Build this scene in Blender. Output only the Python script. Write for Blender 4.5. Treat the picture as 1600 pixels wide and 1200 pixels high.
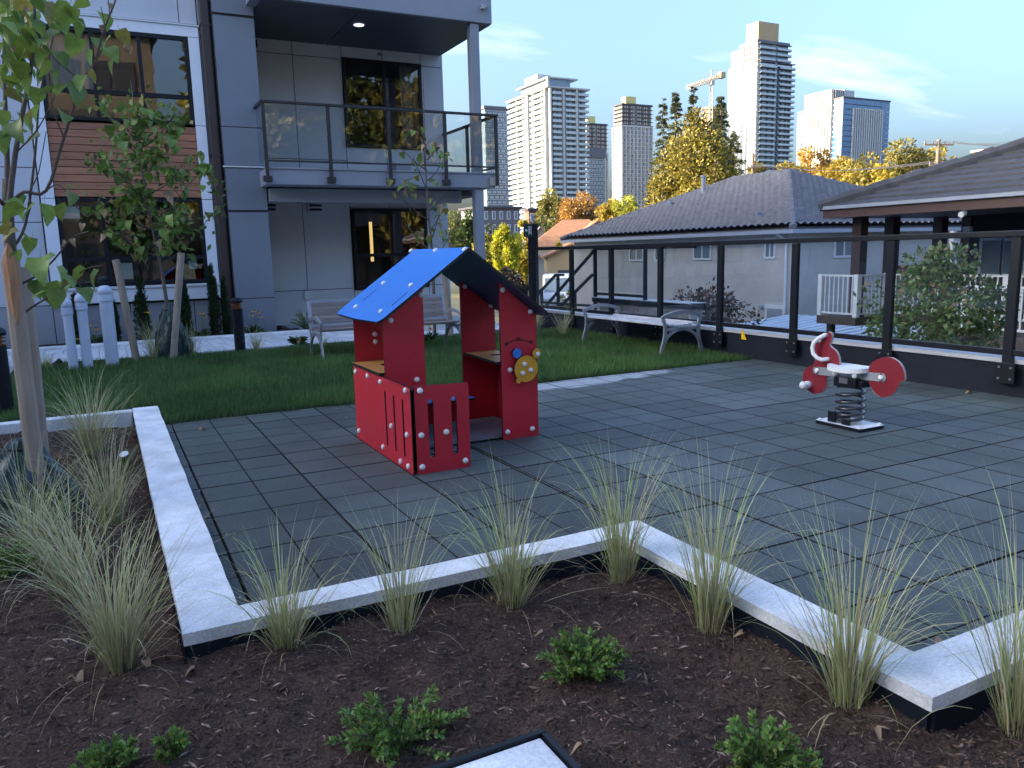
import bpy, math, random
import numpy as np
from mathutils import Vector, Matrix
from mathutils.geometry import tessellate_polygon

for o in list(bpy.data.objects):
    bpy.data.objects.remove(o)
scene = bpy.context.scene
rad = math.radians

# ------------------------------------------------------------------ camera
FPX, PITCH, ROLL, YAW, CAMZ = 1230.0, rad(9.47), rad(-1.43), rad(27.137), 1.3701
_fw = Vector((math.sin(YAW)*math.cos(PITCH), math.cos(YAW)*math.cos(PITCH), -math.sin(PITCH)))
_r0 = Vector((math.cos(YAW), -math.sin(YAW), 0)); _u0 = _r0.cross(_fw)
_R = _r0*math.cos(ROLL)+_u0*math.sin(ROLL); _U = -_r0*math.sin(ROLL)+_u0*math.cos(ROLL)
CAM = Vector((0, 0, CAMZ))
cam_d = bpy.data.cameras.new('camera'); cam = bpy.data.objects.new('camera', cam_d)
scene.collection.objects.link(cam)
cam_d.sensor_width = 36; cam_d.lens = FPX/1600*36; cam_d.clip_end = 6000; cam_d.clip_start = .05
cam.matrix_world = Matrix(((_R.x, _U.x, -_fw.x, 0), (_R.y, _U.y, -_fw.y, 0), (_R.z, _U.z, -_fw.z, CAMZ), (0, 0, 0, 1)))
scene.camera = cam
scene.render.resolution_x, scene.render.resolution_y = 1024, 768

# ------------------------------------------------------------------ sun, sky, exposure
SUN_A, SUN_E = rad(20), rad(14)          # azimuth measured from -X towards +Y, elevation
to_sun = Vector((-math.cos(SUN_A)*math.cos(SUN_E), math.sin(SUN_A)*math.cos(SUN_E), math.sin(SUN_E)))
sd = bpy.data.lights.new('sun', 'SUN'); sd.energy = 2.0; sd.angle = rad(.53); sd.color = (1, .80, .54)
so = bpy.data.objects.new('sun', sd); scene.collection.objects.link(so)
so.rotation_euler = to_sun.to_track_quat('Z', 'Y').to_euler(); so.location = (-20, 30, 40)
world = bpy.data.worlds.new('World'); scene.world = world; world.use_nodes = True
wn = world.node_tree.nodes; wl = world.node_tree.links
bg = wn['Background']; bg.inputs['Strength'].default_value = .15
sky = wn.new('ShaderNodeTexSky'); sky.sky_type = 'NISHITA'; sky.sun_disc = False
sky.sun_elevation = SUN_E; sky.sun_rotation = math.atan2(to_sun.x, to_sun.y)
sky.altitude = 60; sky.air_density = 1.0; sky.dust_density = 8.5; sky.ozone_density = 3.8
# thin wisps of high cloud over the whole dome
tc = wn.new('ShaderNodeTexCoord'); sep = wn.new('ShaderNodeSeparateXYZ'); wl.new(tc.outputs['Generated'], sep.inputs[0])
def wmath(op, a, b):
    n = wn.new('ShaderNodeMath'); n.operation = op
    for i, v in enumerate((a, b)):
        if isinstance(v, (int, float)): n.inputs[i].default_value = v
        else: wl.new(v, n.inputs[i])
    return n.outputs[0]
zz = wmath('ADD', wmath('MAXIMUM', sep.outputs[2], 0.0), .16)
cmb = wn.new('ShaderNodeCombineXYZ'); wl.new(wmath('DIVIDE', sep.outputs[0], zz), cmb.inputs[0]); wl.new(wmath('DIVIDE', sep.outputs[1], zz), cmb.inputs[1])
mp = wn.new('ShaderNodeMapping'); wl.new(cmb.outputs[0], mp.inputs[0])
mp.inputs['Rotation'].default_value = (0, 0, rad(30)); mp.inputs['Scale'].default_value = (.55, 1.5, 1); mp.inputs['Location'].default_value = (.45, 5.1, 1.1)
cn = wn.new('ShaderNodeTexNoise'); wl.new(mp.outputs[0], cn.inputs['Vector']); cn.inputs['Scale'].default_value = .8; cn.inputs['Detail'].default_value = 8; cn.inputs['Roughness'].default_value = .55; cn.inputs['Distortion'].default_value = .3
cr = wn.new('ShaderNodeValToRGB'); wl.new(cn.outputs['Fac'], cr.inputs[0])
cr.color_ramp.elements[0].position = .60; cr.color_ramp.elements[1].position = .86
hz = wmath('MINIMUM', wmath('MULTIPLY', wmath('MAXIMUM', wmath('SUBTRACT', sep.outputs[2], .03), 0.0), 7.0), 1.0)
cf = wmath('MULTIPLY', wmath('MULTIPLY', cr.outputs[0], hz), .7)
mxw = wn.new('ShaderNodeMixRGB'); wl.new(cf, mxw.inputs[0]); hs = wn.new('ShaderNodeHueSaturation'); hs.inputs['Saturation'].default_value = 1.0; hs.inputs['Hue'].default_value = .505; wl.new(sky.outputs[0], hs.inputs['Color'])     # white balance of the shade
wb = wn.new('ShaderNodeVectorMath'); wb.operation = 'MULTIPLY'; wl.new(hs.outputs[0], wb.inputs[0]); wb.inputs[1].default_value = (1.0, 1.0, 1.0); wl.new(wb.outputs[0], mxw.inputs[1]); mxw.inputs[2].default_value = (3.4, 3.3, 3.3, 1)
wl.new(mxw.outputs[0], bg.inputs['Color'])
scene.view_settings.view_transform = 'Standard'; scene.view_settings.look = 'None'
scene.view_settings.exposure = 2.55; scene.view_settings.gamma = 1.0; scene.view_settings.use_curve_mapping = False
scene.render.engine = 'CYCLES'
scene.cycles.max_bounces = 8; scene.cycles.transparent_max_bounces = 16; scene.cycles.glossy_bounces = 4
scene.cycles.use_denoising = True

# pixel of the 1600x1200 photograph -> direction; distance always from the plane the thing touches
def ray(x, y): return _R*((x-800)/FPX)+_U*((600-y)/FPX)+_fw
def gz(x, y, z=0.): d = ray(x, y); return CAM+d*((z-CAMZ)/d.z)
def gx(x, y, X): d = ray(x, y); return CAM+d*(X/d.x)
def gy(x, y, Y): d = ray(x, y); return CAM+d*(Y/d.y)
def gd(x, y, D): return CAM+ray(x, y)*D

# ------------------------------------------------------------------ materials
MATS = {}
def _base(name):
    m = bpy.data.materials.new(name); m.use_nodes = True
    return m, m.node_tree.nodes, m.node_tree.links, m.node_tree.nodes['Principled BSDF']
def M(name, col, rough=.6, var=.12, scale=4., bump=0., bscale=60., metal=0., spec=.5, objvar=0., attr=False, transl=0., stretch=None, fine=0., sheen=0.):
    """colour with noise mottling (var), optional bump, per-object variation, vertex colour (plant / chip hues), translucency"""
    m, n, l, b = _base(name)
    b.inputs['Roughness'].default_value = rough; b.inputs['Metallic'].default_value = metal
    b.inputs['Specular IOR Level'].default_value = spec
    if sheen: b.inputs['Sheen Weight'].default_value = sheen
    geo = n.new('ShaderNodeNewGeometry'); mapn = n.new('ShaderNodeMapping'); l.new(geo.outputs['Position'], mapn.inputs[0])
    if stretch: mapn.inputs['Scale'].default_value = stretch
    nz = n.new('ShaderNodeTexNoise'); l.new(mapn.outputs[0], nz.inputs['Vector']); nz.inputs['Scale'].default_value = scale; nz.inputs['Detail'].default_value = 6; nz.inputs['Roughness'].default_value = .62
    mr = n.new('ShaderNodeMapRange'); l.new(nz.outputs['Fac'], mr.inputs[0])
    mr.inputs[1].default_value = .28; mr.inputs[2].default_value = .72; mr.inputs[3].default_value = 1-var; mr.inputs[4].default_value = 1+var
    val = mr.outputs[0]
    def mul(a, bb):
        q = n.new('ShaderNodeMath'); q.operation = 'MULTIPLY'; l.new(a, q.inputs[0])
        if isinstance(bb, float): q.inputs[1].default_value = bb
        else: l.new(bb, q.inputs[1])
        return q.outputs[0]
    if fine:
        nf = n.new('ShaderNodeTexNoise'); l.new(mapn.outputs[0], nf.inputs['Vector']); nf.inputs['Scale'].default_value = bscale*1.6; nf.inputs['Detail'].default_value = 3
        mf = n.new('ShaderNodeMapRange'); l.new(nf.outputs['Fac'], mf.inputs[0]); mf.inputs[1].default_value = .3; mf.inputs[2].default_value = .7
        mf.inputs[3].default_value = 1-fine; mf.inputs[4].default_value = 1+fine
        val = mul(val, mf.outputs[0])
    if objvar:
        oi = n.new('ShaderNodeObjectInfo'); mo = n.new('ShaderNodeMapRange'); l.new(oi.outputs['Random'], mo.inputs[0])
        mo.inputs[3].default_value = 1-objvar; mo.inputs[4].default_value = 1+objvar
        val = mul(val, mo.outputs[0])
    mx = n.new('ShaderNodeVectorMath'); mx.operation = 'SCALE'
    if attr:
        at = n.new('ShaderNodeAttribute'); at.attribute_name = 'Col'; l.new(at.outputs['Color'], mx.inputs[0])
    else: mx.inputs[0].default_value = col
    l.new(val, mx.inputs['Scale']); l.new(mx.outputs[0], b.inputs['Base Color'])
    if bump:
        nb = n.new('ShaderNodeTexNoise'); l.new(mapn.outputs[0], nb.inputs['Vector']); nb.inputs['Scale'].default_value = bscale; nb.inputs['Detail'].default_value = 5
        bp = n.new('ShaderNodeBump'); bp.inputs['Strength'].default_value = bump; bp.inputs['Distance'].default_value = .01
        l.new(nb.outputs['Fac'], bp.inputs['Height']); l.new(bp.outputs[0], b.inputs['Normal'])
    if transl:
        t = n.new('ShaderNodeBsdfTranslucent'); l.new(mx.outputs[0], t.inputs[0]); ms = n.new('ShaderNodeMixShader'); ms.inputs[0].default_value = transl
        l.new(b.outputs[0], ms.inputs[1]); l.new(t.outputs[0], ms.inputs[2]); l.new(ms.outputs[0], n['Material Output'].inputs[0])
    MATS[name] = m; return m
def glass_mat(name, ior, tint, wav=0., boost=1.):
    m, n, l, b = _base(name); n.remove(b)
    tr = n.new('ShaderNodeBsdfTransparent'); tr.inputs[0].default_value = (*tint, 1)
    gl = n.new('ShaderNodeBsdfGlossy'); gl.inputs['Roughness'].default_value = .0
    fr = n.new('ShaderNodeFresnel'); fr.inputs[0].default_value = ior
    ms = n.new('ShaderNodeMixShader')
    bo = n.new('ShaderNodeMath'); bo.operation = 'MULTIPLY'; bo.use_clamp = True; l.new(fr.outputs[0], bo.inputs[0]); bo.inputs[1].default_value = boost
    bf = n.new('ShaderNodeNewGeometry'); inv = n.new('ShaderNodeMath'); inv.operation = 'SUBTRACT'; inv.inputs[0].default_value = 1.0; l.new(bf.outputs['Backfacing'], inv.inputs[1])
    fm = n.new('ShaderNodeMath'); fm.operation = 'MULTIPLY'; l.new(bo.outputs[0], fm.inputs[0]); l.new(inv.outputs[0], fm.inputs[1])
    l.new(fm.outputs[0], ms.inputs[0]); l.new(tr.outputs[0], ms.inputs[1]); l.new(gl.outputs[0], ms.inputs[2])
    if wav:
        geo = n.new('ShaderNodeNewGeometry'); nz = n.new('ShaderNodeTexNoise'); l.new(geo.outputs['Position'], nz.inputs['Vector']); nz.inputs['Scale'].default_value = 1.6
        bp = n.new('ShaderNodeBump'); bp.inputs['Strength'].default_value = wav; bp.inputs['Distance'].default_value = .02; l.new(nz.outputs['Fac'], bp.inputs['Height'])
        l.new(bp.outputs[0], gl.inputs['Normal']); l.new(bp.outputs[0], fr.inputs['Normal'])
    l.new(ms.outputs[0], n['Material Output'].inputs[0]); MATS[name] = m; return m
def emit_mat(name, col, s):
    m, n, l, b = _base(name); b.inputs['Base Color'].default_value = (*col, 1); b.inputs['Emission Color'].default_value = (*col, 1); b.inputs['Emission Strength'].default_value = s
    MATS[name] = m; return m

M('rubber', (.064, .080, .076), .66, .36, 1.1, .6, 75, objvar=.26, fine=.32, spec=.5)
# pale dried water marks and grit on the mats by the lawn
def rubber_marks():
    m = MATS['rubber']; n, l = m.node_tree.nodes, m.node_tree.links; b = n['Principled BSDF']
    src = b.inputs['Base Color'].links[0].from_socket
    geo = n.new('ShaderNodeNewGeometry'); sp = n.new('ShaderNodeSeparateXYZ'); l.new(geo.outputs['Position'], sp.inputs[0])
    def mm(op, a, bb, clamp=False):
        q = n.new('ShaderNodeMath'); q.operation = op; q.use_clamp = clamp
        for i, v in enumerate((a, bb)):
            if isinstance(v, (int, float)): q.inputs[i].default_value = v
            else: l.new(v, q.inputs[i])
        return q.outputs[0]
    def tri(s, c, w): return mm('SUBTRACT', 1.0, mm('DIVIDE', mm('ABSOLUTE', mm('SUBTRACT', s, c), 0), w), True)
    nz = n.new('ShaderNodeTexNoise'); l.new(geo.outputs['Position'], nz.inputs['Vector']); nz.inputs['Scale'].default_value = 2.6; nz.inputs['Detail'].default_value = 6
    band = mm('MULTIPLY', tri(sp.outputs[0], 4.3, 1.9), tri(sp.outputs[1], 7.12, .52))
    k = mm('MULTIPLY', mm('SUBTRACT', mm('ADD', mm('MULTIPLY', band, 1.6), nz.outputs['Fac']), .92), 6.0, True)
    nz2 = n.new('ShaderNodeTexNoise'); l.new(geo.outputs['Position'], nz2.inputs['Vector']); nz2.inputs['Scale'].default_value = 5.5; nz2.inputs['Detail'].default_value = 8; nz2.inputs['Roughness'].default_value = .75
    k2 = mm('MULTIPLY', mm('SUBTRACT', nz2.outputs['Fac'], .60), 1.6, True)
    mix = n.new('ShaderNodeMixRGB'); l.new(src, mix.inputs[1]); mix.inputs[2].default_value = (.38, .40, .42, 1); l.new(mm('MULTIPLY', k, .9), mix.inputs[0])
    mix2 = n.new('ShaderNodeMixRGB'); l.new(mix.outputs[0], mix2.inputs[1]); mix2.inputs[2].default_value = (.16, .17, .175, 1); l.new(k2, mix2.inputs[0])
    l.new(mix2.outputs[0], b.inputs['Base Color'])
rubber_marks()
M('rubber_core_shade', (.006, .007, .007), .9, .1)
M('concrete', (.71, .715, .72), .85, .30, 3.2, .45, 60, fine=.14, spec=.3)
M('paver', (0.598, 0.611, 0.637), .85, .16, 6, .3, 80, objvar=.10, fine=.08, spec=.3)
M('soil', (.060, .038, .028), .95, .45, 7, 1.0, 70, fine=.5, spec=.2)
M('chip', (1, 1, 1), .85, .2, 60, attr=True, spec=.25)
M('lawn_soil', (.025, .040, .014), .95, .4, 6, .8, 60)
M('grass_blade', (1, 1, 1), .55, .22, 1.3, attr=True, transl=.25, spec=.3)
M('straw', (1, 1, 1), .6, .1, 8, attr=True, transl=.25, spec=.3)
M('leaf', (1, 1, 1), .48, .18, 14, attr=True, transl=.33, spec=.4)
M('leaf_green', (.165, .255, .052), .42, .28, 22, transl=.35, objvar=.32, spec=.4)
M('leaf_yellowing', (.24, .22, .05), .5, .3, 22, transl=.35, objvar=.2)
M('leaf_dry', (.30, .20, .115), .75, .3, 30, objvar=.25)
M('bark', (0.12, 0.0984, 0.0792), .85, .35, 16, .8, 70, stretch=(1, 1, .25))
M('twig', (.085, .06, .048), .8, .3, 20)
M('stake', (0.305, 0.247, 0.195), .8, .25, 9, .5, 50, stretch=(1, 1, .12))
M('fresh_wood', (.42, .22, .11), .75, .22, 30, .5, 90, stretch=(1, 1, .15))
M('bag', (.008, .034, .036), .38, .3, 5, 1.0, 14, spec=.5)
M('panel_light', (.52, .54, .58), .55, .06, 1.2, fine=.02)
M('panel_frame', (.74, .76, .80), .45, .05, 1.5)
M('panel_mid', (.32, .335, .365), .5, .06, 1.2)
M('panel_dark', (.185, .215, .255), .45, .07, 1.0)
M('panel_recess', (.56, .565, .58), .6, .06, 1.2)
M('fascia', (.27, .29, .33), .45, .06, 1.2)
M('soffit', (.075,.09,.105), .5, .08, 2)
M('joint', (.03, .032, .036), .8, .1)
M('trim_white', (.66, .68, .70), .45, .05)
M('black_metal', (.008, .010, .015), .40, .15, 5, spec=.3)
M('rail_bronze', (.030, .028, .029), .4, .1)
M('membrane', (.010, .014, .024), .6, .35, 2.5, .4, 12, spec=.22)
M('flashing', (.42, .44, .48), .4, .08, 2)
M('plank', (.36, .15, .082), .6, .30, 7, .25, 40, objvar=.14, stretch=(.22, 1, 2.5))
M('downspout', (.055, .036, .032), .45, .15, 3)
M('interior', (.16, .145, .125), .9, .1, 1)
M('interior_dark', (.03, .03, .032), .9, .1, 1)
M('curtain', (.40, .385, .36), .9, .1, 2)
M('notice', (.50, .60, .54), .8, .04)
M('pvc', (0.504, 0.564, 0.672), .4, .08, 3)
M('copper', (.38, .17, .075), .4, .15, 20, metal=.6)
M('grey_metal', (0.338, 0.362, 0.4), .42, .10, 6, metal=.35)
M('slat_wood', (0.24, 0.198, 0.18), .7, .3, 6, .3, 50, objvar=.15, stretch=(.3, 6, 6))
M('slat_grey', (0.468, 0.481, 0.52), .6, .2, 6, .3, 50, objvar=.1)
M('hpl_red', (.53, .022, .04), .45, .12, 2.2, .08, 300, spec=.45, fine=.04)
M('hpl_blue', (0.0322, 0.19, 0.644), .42, .06, 3, .06, 300, spec=.5)
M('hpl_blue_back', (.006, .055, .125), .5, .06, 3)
M('hpl_yellow', (0.682, 0.33, 0.0275), .42, .06, 3, .06, 300)
M('hpl_orange', (.46, .215, .06), .5, .12, 6)
M('hpl_core', (.007, .007, .009), .5, .1)
M('hpl_floor', (.16, .14, .165), .7, .15, 8, .3, 200)
M('rider_red', (.19, .011, .021), .45, .10, 3, .06, 300)
M('cap_white', (0.759, 0.759, 0.736), .4, .04)
M('steel', (.50, .51, .53), .3, .1, metal=.9)
M('spring_steel', (.025, .027, .032), .22, .1, spec=.8)
M('plate_white', (0.713, 0.736, 0.759), .45, .08)
M('core_pale', (.42, .36, .34), .6, .08)
M('stucco', (.56,.52,.49), .9, .10, 1.2, .4, 60, fine=.05)
M('roof_tile', (0.161, 0.152, 0.161), .75, .30, 3.5, .3, 30, fine=.15)
M('roof_shake', (0.0862, 0.0839, 0.0897), .8, .25, 5, .5, 30, objvar=.12, fine=.2)
M('roof_orange', (.34, .17, .09), .8, .2, 2)
M('brown_wood', (.052, .030, .026), .65, .2, 4, .2, 30)
M('brown_fascia', (.085, .050, .046), .6, .15, 3)
M('gutter', (.33, .36, .42), .45, .08)
M('white_paint', (0.748, 0.759, 0.77), .5, .06)
M('dark_siding', (.020, .022, .028), .6, .15, 2, objvar=.1)
M('deck_wood', (.085, .062, .055), .8, .25, 4)
M('white_roof', (0.632, 0.69, 0.759), .5, .12, 1.5)
M('block', (.17, .165, .16), .9, .2, 8, .4, 60, objvar=.15)
M('mortar', (.40, .40, .39), .9, .1)
M('asphalt', (.05, .05, .052), .9, .2, 3)
M('earth', (.07, .075, .04), .95, .35, .08)
M('brick_wall', (.25, .10, .07), .85, .15, 2)
M('tw_white', (.50, .50, .49), .6, .06, .2)
M('tw_warm', (.50, .44, .36), .7, .05, .2)
M('tw_grey', (.14, .14, .16), .6, .08, .2)
M('tw_dark', (.05, .05, .06), .5, .08, .2)
M('wing_wall', (.20, .165, .125), .8, .10, .4)
M('tw_tan', (.50, .36, .20), .7, .05, .2)
M('tw_yellow', (.62, .55, .20), .6, .04, .2)
M('tw_glass', (.16, .21, .27), .12, .25, .35, spec=.9)
M('tw_blueglass', (.05, .14, .30), .08, .25, .3, spec=1.0)
M('tw_red', (.55, .07, .04), .6, .05, .2)
M('tw_rail', (.52, .58, .60), .3, .1, .2, spec=.6)
M('crane', (.62, .52, .36), .5, .05)
M('pole_wood', (.20, .15, .11), .85, .2, 3)
M('car_white', (.60, .63, .68), .3, .03, spec=.6)
M('car_dark', (.025, .027, .032), .3, .1, spec=.6)
M('tyre', (.012, .012, .012), .8, .1)
M('flower', (.75, .36, .015), .6, .15, 40)
M('flower_eye', (.06, .02, .008), .8, .2)
M('sign_green', (.006, .035, .03), .4, .05)
M('tag_yellow', (.75, .45, .02), .5, .05)
glass_mat('pane', 1.8, (.80, .82, .82), .05, 1.9)
glass_mat('rail_glass', 1.7, (.93, .95, .95), .02, 1.7)
glass_mat('fence_glass', 1.52, (.94, .96, .96), .01, 1.8)
emit_mat('lamp_warm', (.75, .5, .18), .35)
emit_mat('lamp_disc', (.75, .80, .86), .25)

# ------------------------------------------------------------------ helpers
COL = scene.collection
ORG = {}
def org(o): return ORG.get(o, Vector((0, 0, 0)))
def tag(o, label=None, cat=None, group=None, kind=None):
    if label: o['label'] = label
    if cat: o['category'] = cat
    if group: o['group'] = group
    if kind: o['kind'] = kind
    return o
def thing(name, label, cat, loc=(0, 0, 0), group=None, rz=0.):
    o = bpy.data.objects.new(name, None); COL.objects.link(o); o.location = loc; o.rotation_euler = (0, 0, rz); o.empty_display_size = .1
    ORG[o] = Vector(loc); return tag(o, label, cat, group)
def link(name, me, parent=None, loc=(0, 0, 0), rot=None, scl=None):
    o = bpy.data.objects.new(name, me); COL.objects.link(o)
    if parent is not None: o.parent = parent
    o.location = loc
    if rot is not None: o.rotation_euler = rot
    if scl is not None: o.scale = scl
    return o
class MB:
    def __init__(s): s.v = []; s.f = []; s.m = []; s.c = []
    def add(s, vs, fs, m=0):
        k = len(s.v); s.v += [tuple(p) for p in vs]; s.f += [tuple(i+k for i in f) for f in fs]; s.m += [m]*len(fs); return s
    def box(s, a, b, m=0):
        x0, x1 = sorted((a[0], b[0])); y0, y1 = sorted((a[1], b[1])); z0, z1 = sorted((a[2], b[2]))
        return s.add([(x0, y0, z0), (x1, y0, z0), (x1, y1, z0), (x0, y1, z0), (x0, y0, z1), (x1, y0, z1), (x1, y1, z1), (x0, y1, z1)],
                     [(3, 2, 1, 0), (4, 5, 6, 7), (0, 1, 5, 4), (1, 2, 6, 5), (2, 3, 7, 6), (3, 0, 4, 7)], m)
    def bar(s, p, q, w, h, m=0, up=(0, 0, 1)):
        p = Vector(p); q = Vector(q); d = (q-p).normalized(); u = Vector(up)
        if abs(d.dot(u)) > .98: u = Vector((0, 1, 0))
        r = d.cross(u).normalized(); u = r.cross(d)
        vs = [e+r*(i*w/2)+u*(j*h/2) for e in (p, q) for i, j in ((-1, -1), (1, -1), (1, 1), (-1, 1))]
        return s.add(vs, [(3, 2, 1, 0), (4, 5, 6, 7), (0, 1, 5, 4), (1, 2, 6, 5), (2, 3, 7, 6), (3, 0, 4, 7)], m)
    def tube(s, pts, r, n=8, m=0, cap=True):
        pts = [Vector(p) for p in pts]; N = len(pts); rs = r if isinstance(r, (list, tuple)) else [r]*N
        prev = None; rings = []
        for i, p in enumerate(pts):
            d = (pts[min(i+1, N-1)]-pts[max(i-1, 0)]); d = d.normalized() if d.length > 1e-9 else Vector((0, 0, 1))
            if prev is None: a = d.orthogonal().normalized()
            else:
                a = prev-d*prev.dot(d); a = a.normalized() if a.length > 1e-6 else d.orthogonal().normalized()
            prev = a; b = d.cross(a)
            rings.append([p+(a*math.cos(t)+b*math.sin(t))*rs[i] for t in [2*math.pi*k/n for k in range(n)]])
        vs = [q for R_ in rings for q in R_]; fs = []
        for i in range(N-1):
            for k in range(n): fs.append((i*n+k, i*n+(k+1) % n, (i+1)*n+(k+1) % n, (i+1)*n+k))
        if cap: fs.append(tuple(range(n-1, -1, -1))); fs.append(tuple((N-1)*n+k for k in range(n)))
        return s.add(vs, fs, m)
    def lathe(s, prof, c=(0, 0, 0), n=24, m=0, fn=None):
        vs = []; c = Vector(c)
        for r, z in prof:
            for k in range(n):
                t = 2*math.pi*k/n; rr = r*(fn(t, z) if fn else 1); vs.append(c+Vector((rr*math.cos(t), rr*math.sin(t), z)))
        fs = [(i*n+k, i*n+(k+1) % n, (i+1)*n+(k+1) % n, (i+1)*n+k) for i in range(len(prof)-1) for k in range(n)]
        fs.append(tuple(range(n-1, -1, -1))); fs.append(tuple((len(prof)-1)*n+k for k in range(n)))
        return s.add(vs, fs, m)
    def plate(s, loops, fr, d0, d1, mf=0, me=1, mb=None):
        """flat plate with holes: loops in (u,v), fr maps (u,v,w)->xyz, between w=d0 (face) and w=d1 (back)"""
        flat = [p for L in loops for p in L]
        tris = tessellate_polygon([[Vector((p[0], p[1], 0)) for p in L] for L in loops])
        n = len(flat); vs = [fr(p[0], p[1], d0) for p in flat]+[fr(p[0], p[1], d1) for p in flat]
        def ar(t): a, b, c = (flat[i] for i in t); return (b[0]-a[0])*(c[1]-a[1])-(b[1]-a[1])*(c[0]-a[0])
        tr = [t if ar(t) > 0 else t[::-1] for t in tris]
        s.add(vs, [], 0); k = len(s.v)-2*n
        for t in tr:
            s.f.append(tuple(i+k for i in t)); s.m.append(mf)
            s.f.append(tuple(i+k+n for i in t[::-1])); s.m.append(mf if mb is None else mb)
        o = 0
        for L in loops:
            q = len(L)
            for i in range(q):
                a, b = o+i, o+(i+1) % q; s.f.append((a+k, b+k, b+k+n, a+k+n)); s.m.append(me)
            o += q
        return s
    def mesh(s, name, mats, off=(0, 0, 0), smooth=False):
        me = bpy.data.meshes.new(name); ox, oy, oz = off
        me.from_pydata([(x-ox, y-oy, z-oz) for x, y, z in s.v], [], s.f)
        mats = mats if isinstance(mats, (list, tuple)) else [mats]
        for q in mats: me.materials.append(MATS[q])
        if len(mats) > 1: me.polygons.foreach_set('material_index', [min(i, len(mats)-1) for i in s.m])
        if smooth: me.polygons.foreach_set('use_smooth', [True]*len(me.polygons))
        me.update(); return me
    def build(s, name, mats, parent=None, smooth=False, bevel=0., seg=2, fixn=False):
        base = org(parent) if parent is not None else Vector((0, 0, 0))
        loc = (0, 0, 0)
        if parent is None and s.v:      # a single-mesh thing gets its origin at its own base
            a = np.array(s.v); base = Vector(((a[:, 0].min()+a[:, 0].max())/2, (a[:, 1].min()+a[:, 1].max())/2, a[:, 2].min())); loc = base
        o = link(name, s.mesh(name, mats, base, smooth), parent, loc); ORG[o] = Vector(base)
        if fixn or smooth:
            pass
        if bevel:
            md = o.modifiers.new('bevel', 'BEVEL'); md.width = bevel; md.segments = seg; md.limit_method = 'ANGLE'; md.angle_limit = rad(40)
        return o
def np_mesh(name, V, F, mat, parent=None, cols=None, loc=(0, 0, 0), smooth=False):
    """numpy triangles/quads -> one object; V n*3, F m*k, cols per vertex rgb"""
    me = bpy.data.meshes.new(name); n, m, k = len(V), len(F), F.shape[1]
    me.vertices.add(n); me.vertices.foreach_set('co', np.ascontiguousarray(V, dtype=np.float32).ravel())
    me.loops.add(m*k); me.loops.foreach_set('vertex_index', np.ascontiguousarray(F, dtype=np.int32).ravel())
    me.polygons.add(m); me.polygons.foreach_set('loop_start', np.arange(m, dtype=np.int32)*k)
    me.update(calc_edges=True)
    if cols is not None:
        a = me.color_attributes.new('Col', 'FLOAT_COLOR', 'POINT'); c = np.ones((n, 4), np.float32); c[:, :3] = cols
        a.data.foreach_set('color', c.ravel())
    if smooth: me.polygons.foreach_set('use_smooth', np.ones(m, dtype=bool))
    me.materials.append(MATS[mat]); me.validate()
    o = link(name, me, parent, loc); ORG[o] = Vector(loc)+(org(parent) if parent is not None else Vector((0, 0, 0)))
    return o
def rounded(pts, r, n=4):
    out = []; N = len(pts)
    for i in range(N):
        p = Vector(pts[i]).to_2d(); a = (Vector(pts[i-1]).to_2d()-p); b = (Vector(pts[(i+1) % N]).to_2d()-p)
        rr = min(r, a.length*.45, b.length*.45); A = p+a.normalized()*rr; B = p+b.normalized()*rr
        for k in range(n+1):
            t = k/n; q = A*(1-t)**2+p*2*t*(1-t)+B*t*t; out.append((q.x, q.y))
    return out
def slot(u0, u1, v0, v1, n=6):
    """vertical slot with round ends (u across, v up), clockwise hole"""
    r = (u1-u0)/2; c = (u0+u1)/2; pts = []
    for k in range(n+1): t = math.pi*k/n; pts.append((c+r*math.cos(t), v1-r+r*math.sin(t)))
    for k in range(n+1): t = math.pi+math.pi*k/n; pts.append((c+r*math.cos(t), v0+r+r*math.sin(t)))
    return pts
def circle(c, r, n=20, a0=0, a1=2*math.pi): return [(c[0]+r*math.cos(a0+(a1-a0)*k/n), c[1]+r*math.sin(a0+(a1-a0)*k/n)) for k in range(n)]
def lerp(a, b, t): return a+(b-a)*t
# ------------------------------------------------------------------ noise
_rng = np.random.default_rng(7)
_tab = _rng.random((256, 256))
def vnoise(x, y, seed=0):
    x = np.asarray(x)+seed*17.3; y = np.asarray(y)+seed*9.1
    xi = np.floor(x).astype(int); yi = np.floor(y).astype(int); fx = x-xi; fy = y-yi
    fx = fx*fx*(3-2*fx); fy = fy*fy*(3-2*fy); g = lambda a, b: _tab[a % 256, b % 256]
    return (g(xi, yi)*(1-fx)+g(xi+1, yi)*fx)*(1-fy)+(g(xi, yi+1)*(1-fx)+g(xi+1, yi+1)*fx)*fy-.5
def fbm(x, y, o=4, seed=0):
    s = 0.; a = 1.
    for i in range(o): s = s+a*vnoise(x*2**i, y*2**i, seed+i); a *= .5
    return s

# ------------------------------------------------------------------ ground outside and podium
b = MB(); b.box((-1500, -1500, -6), (2500, 2500, -3.05)); tag(b.build('terrain', 'earth'), kind='structure')
b = MB(); b.box((-46, -30, -3.0), (7.28, 48, -.16)); tag(b.build('ground', 'concrete'), kind='structure')

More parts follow.
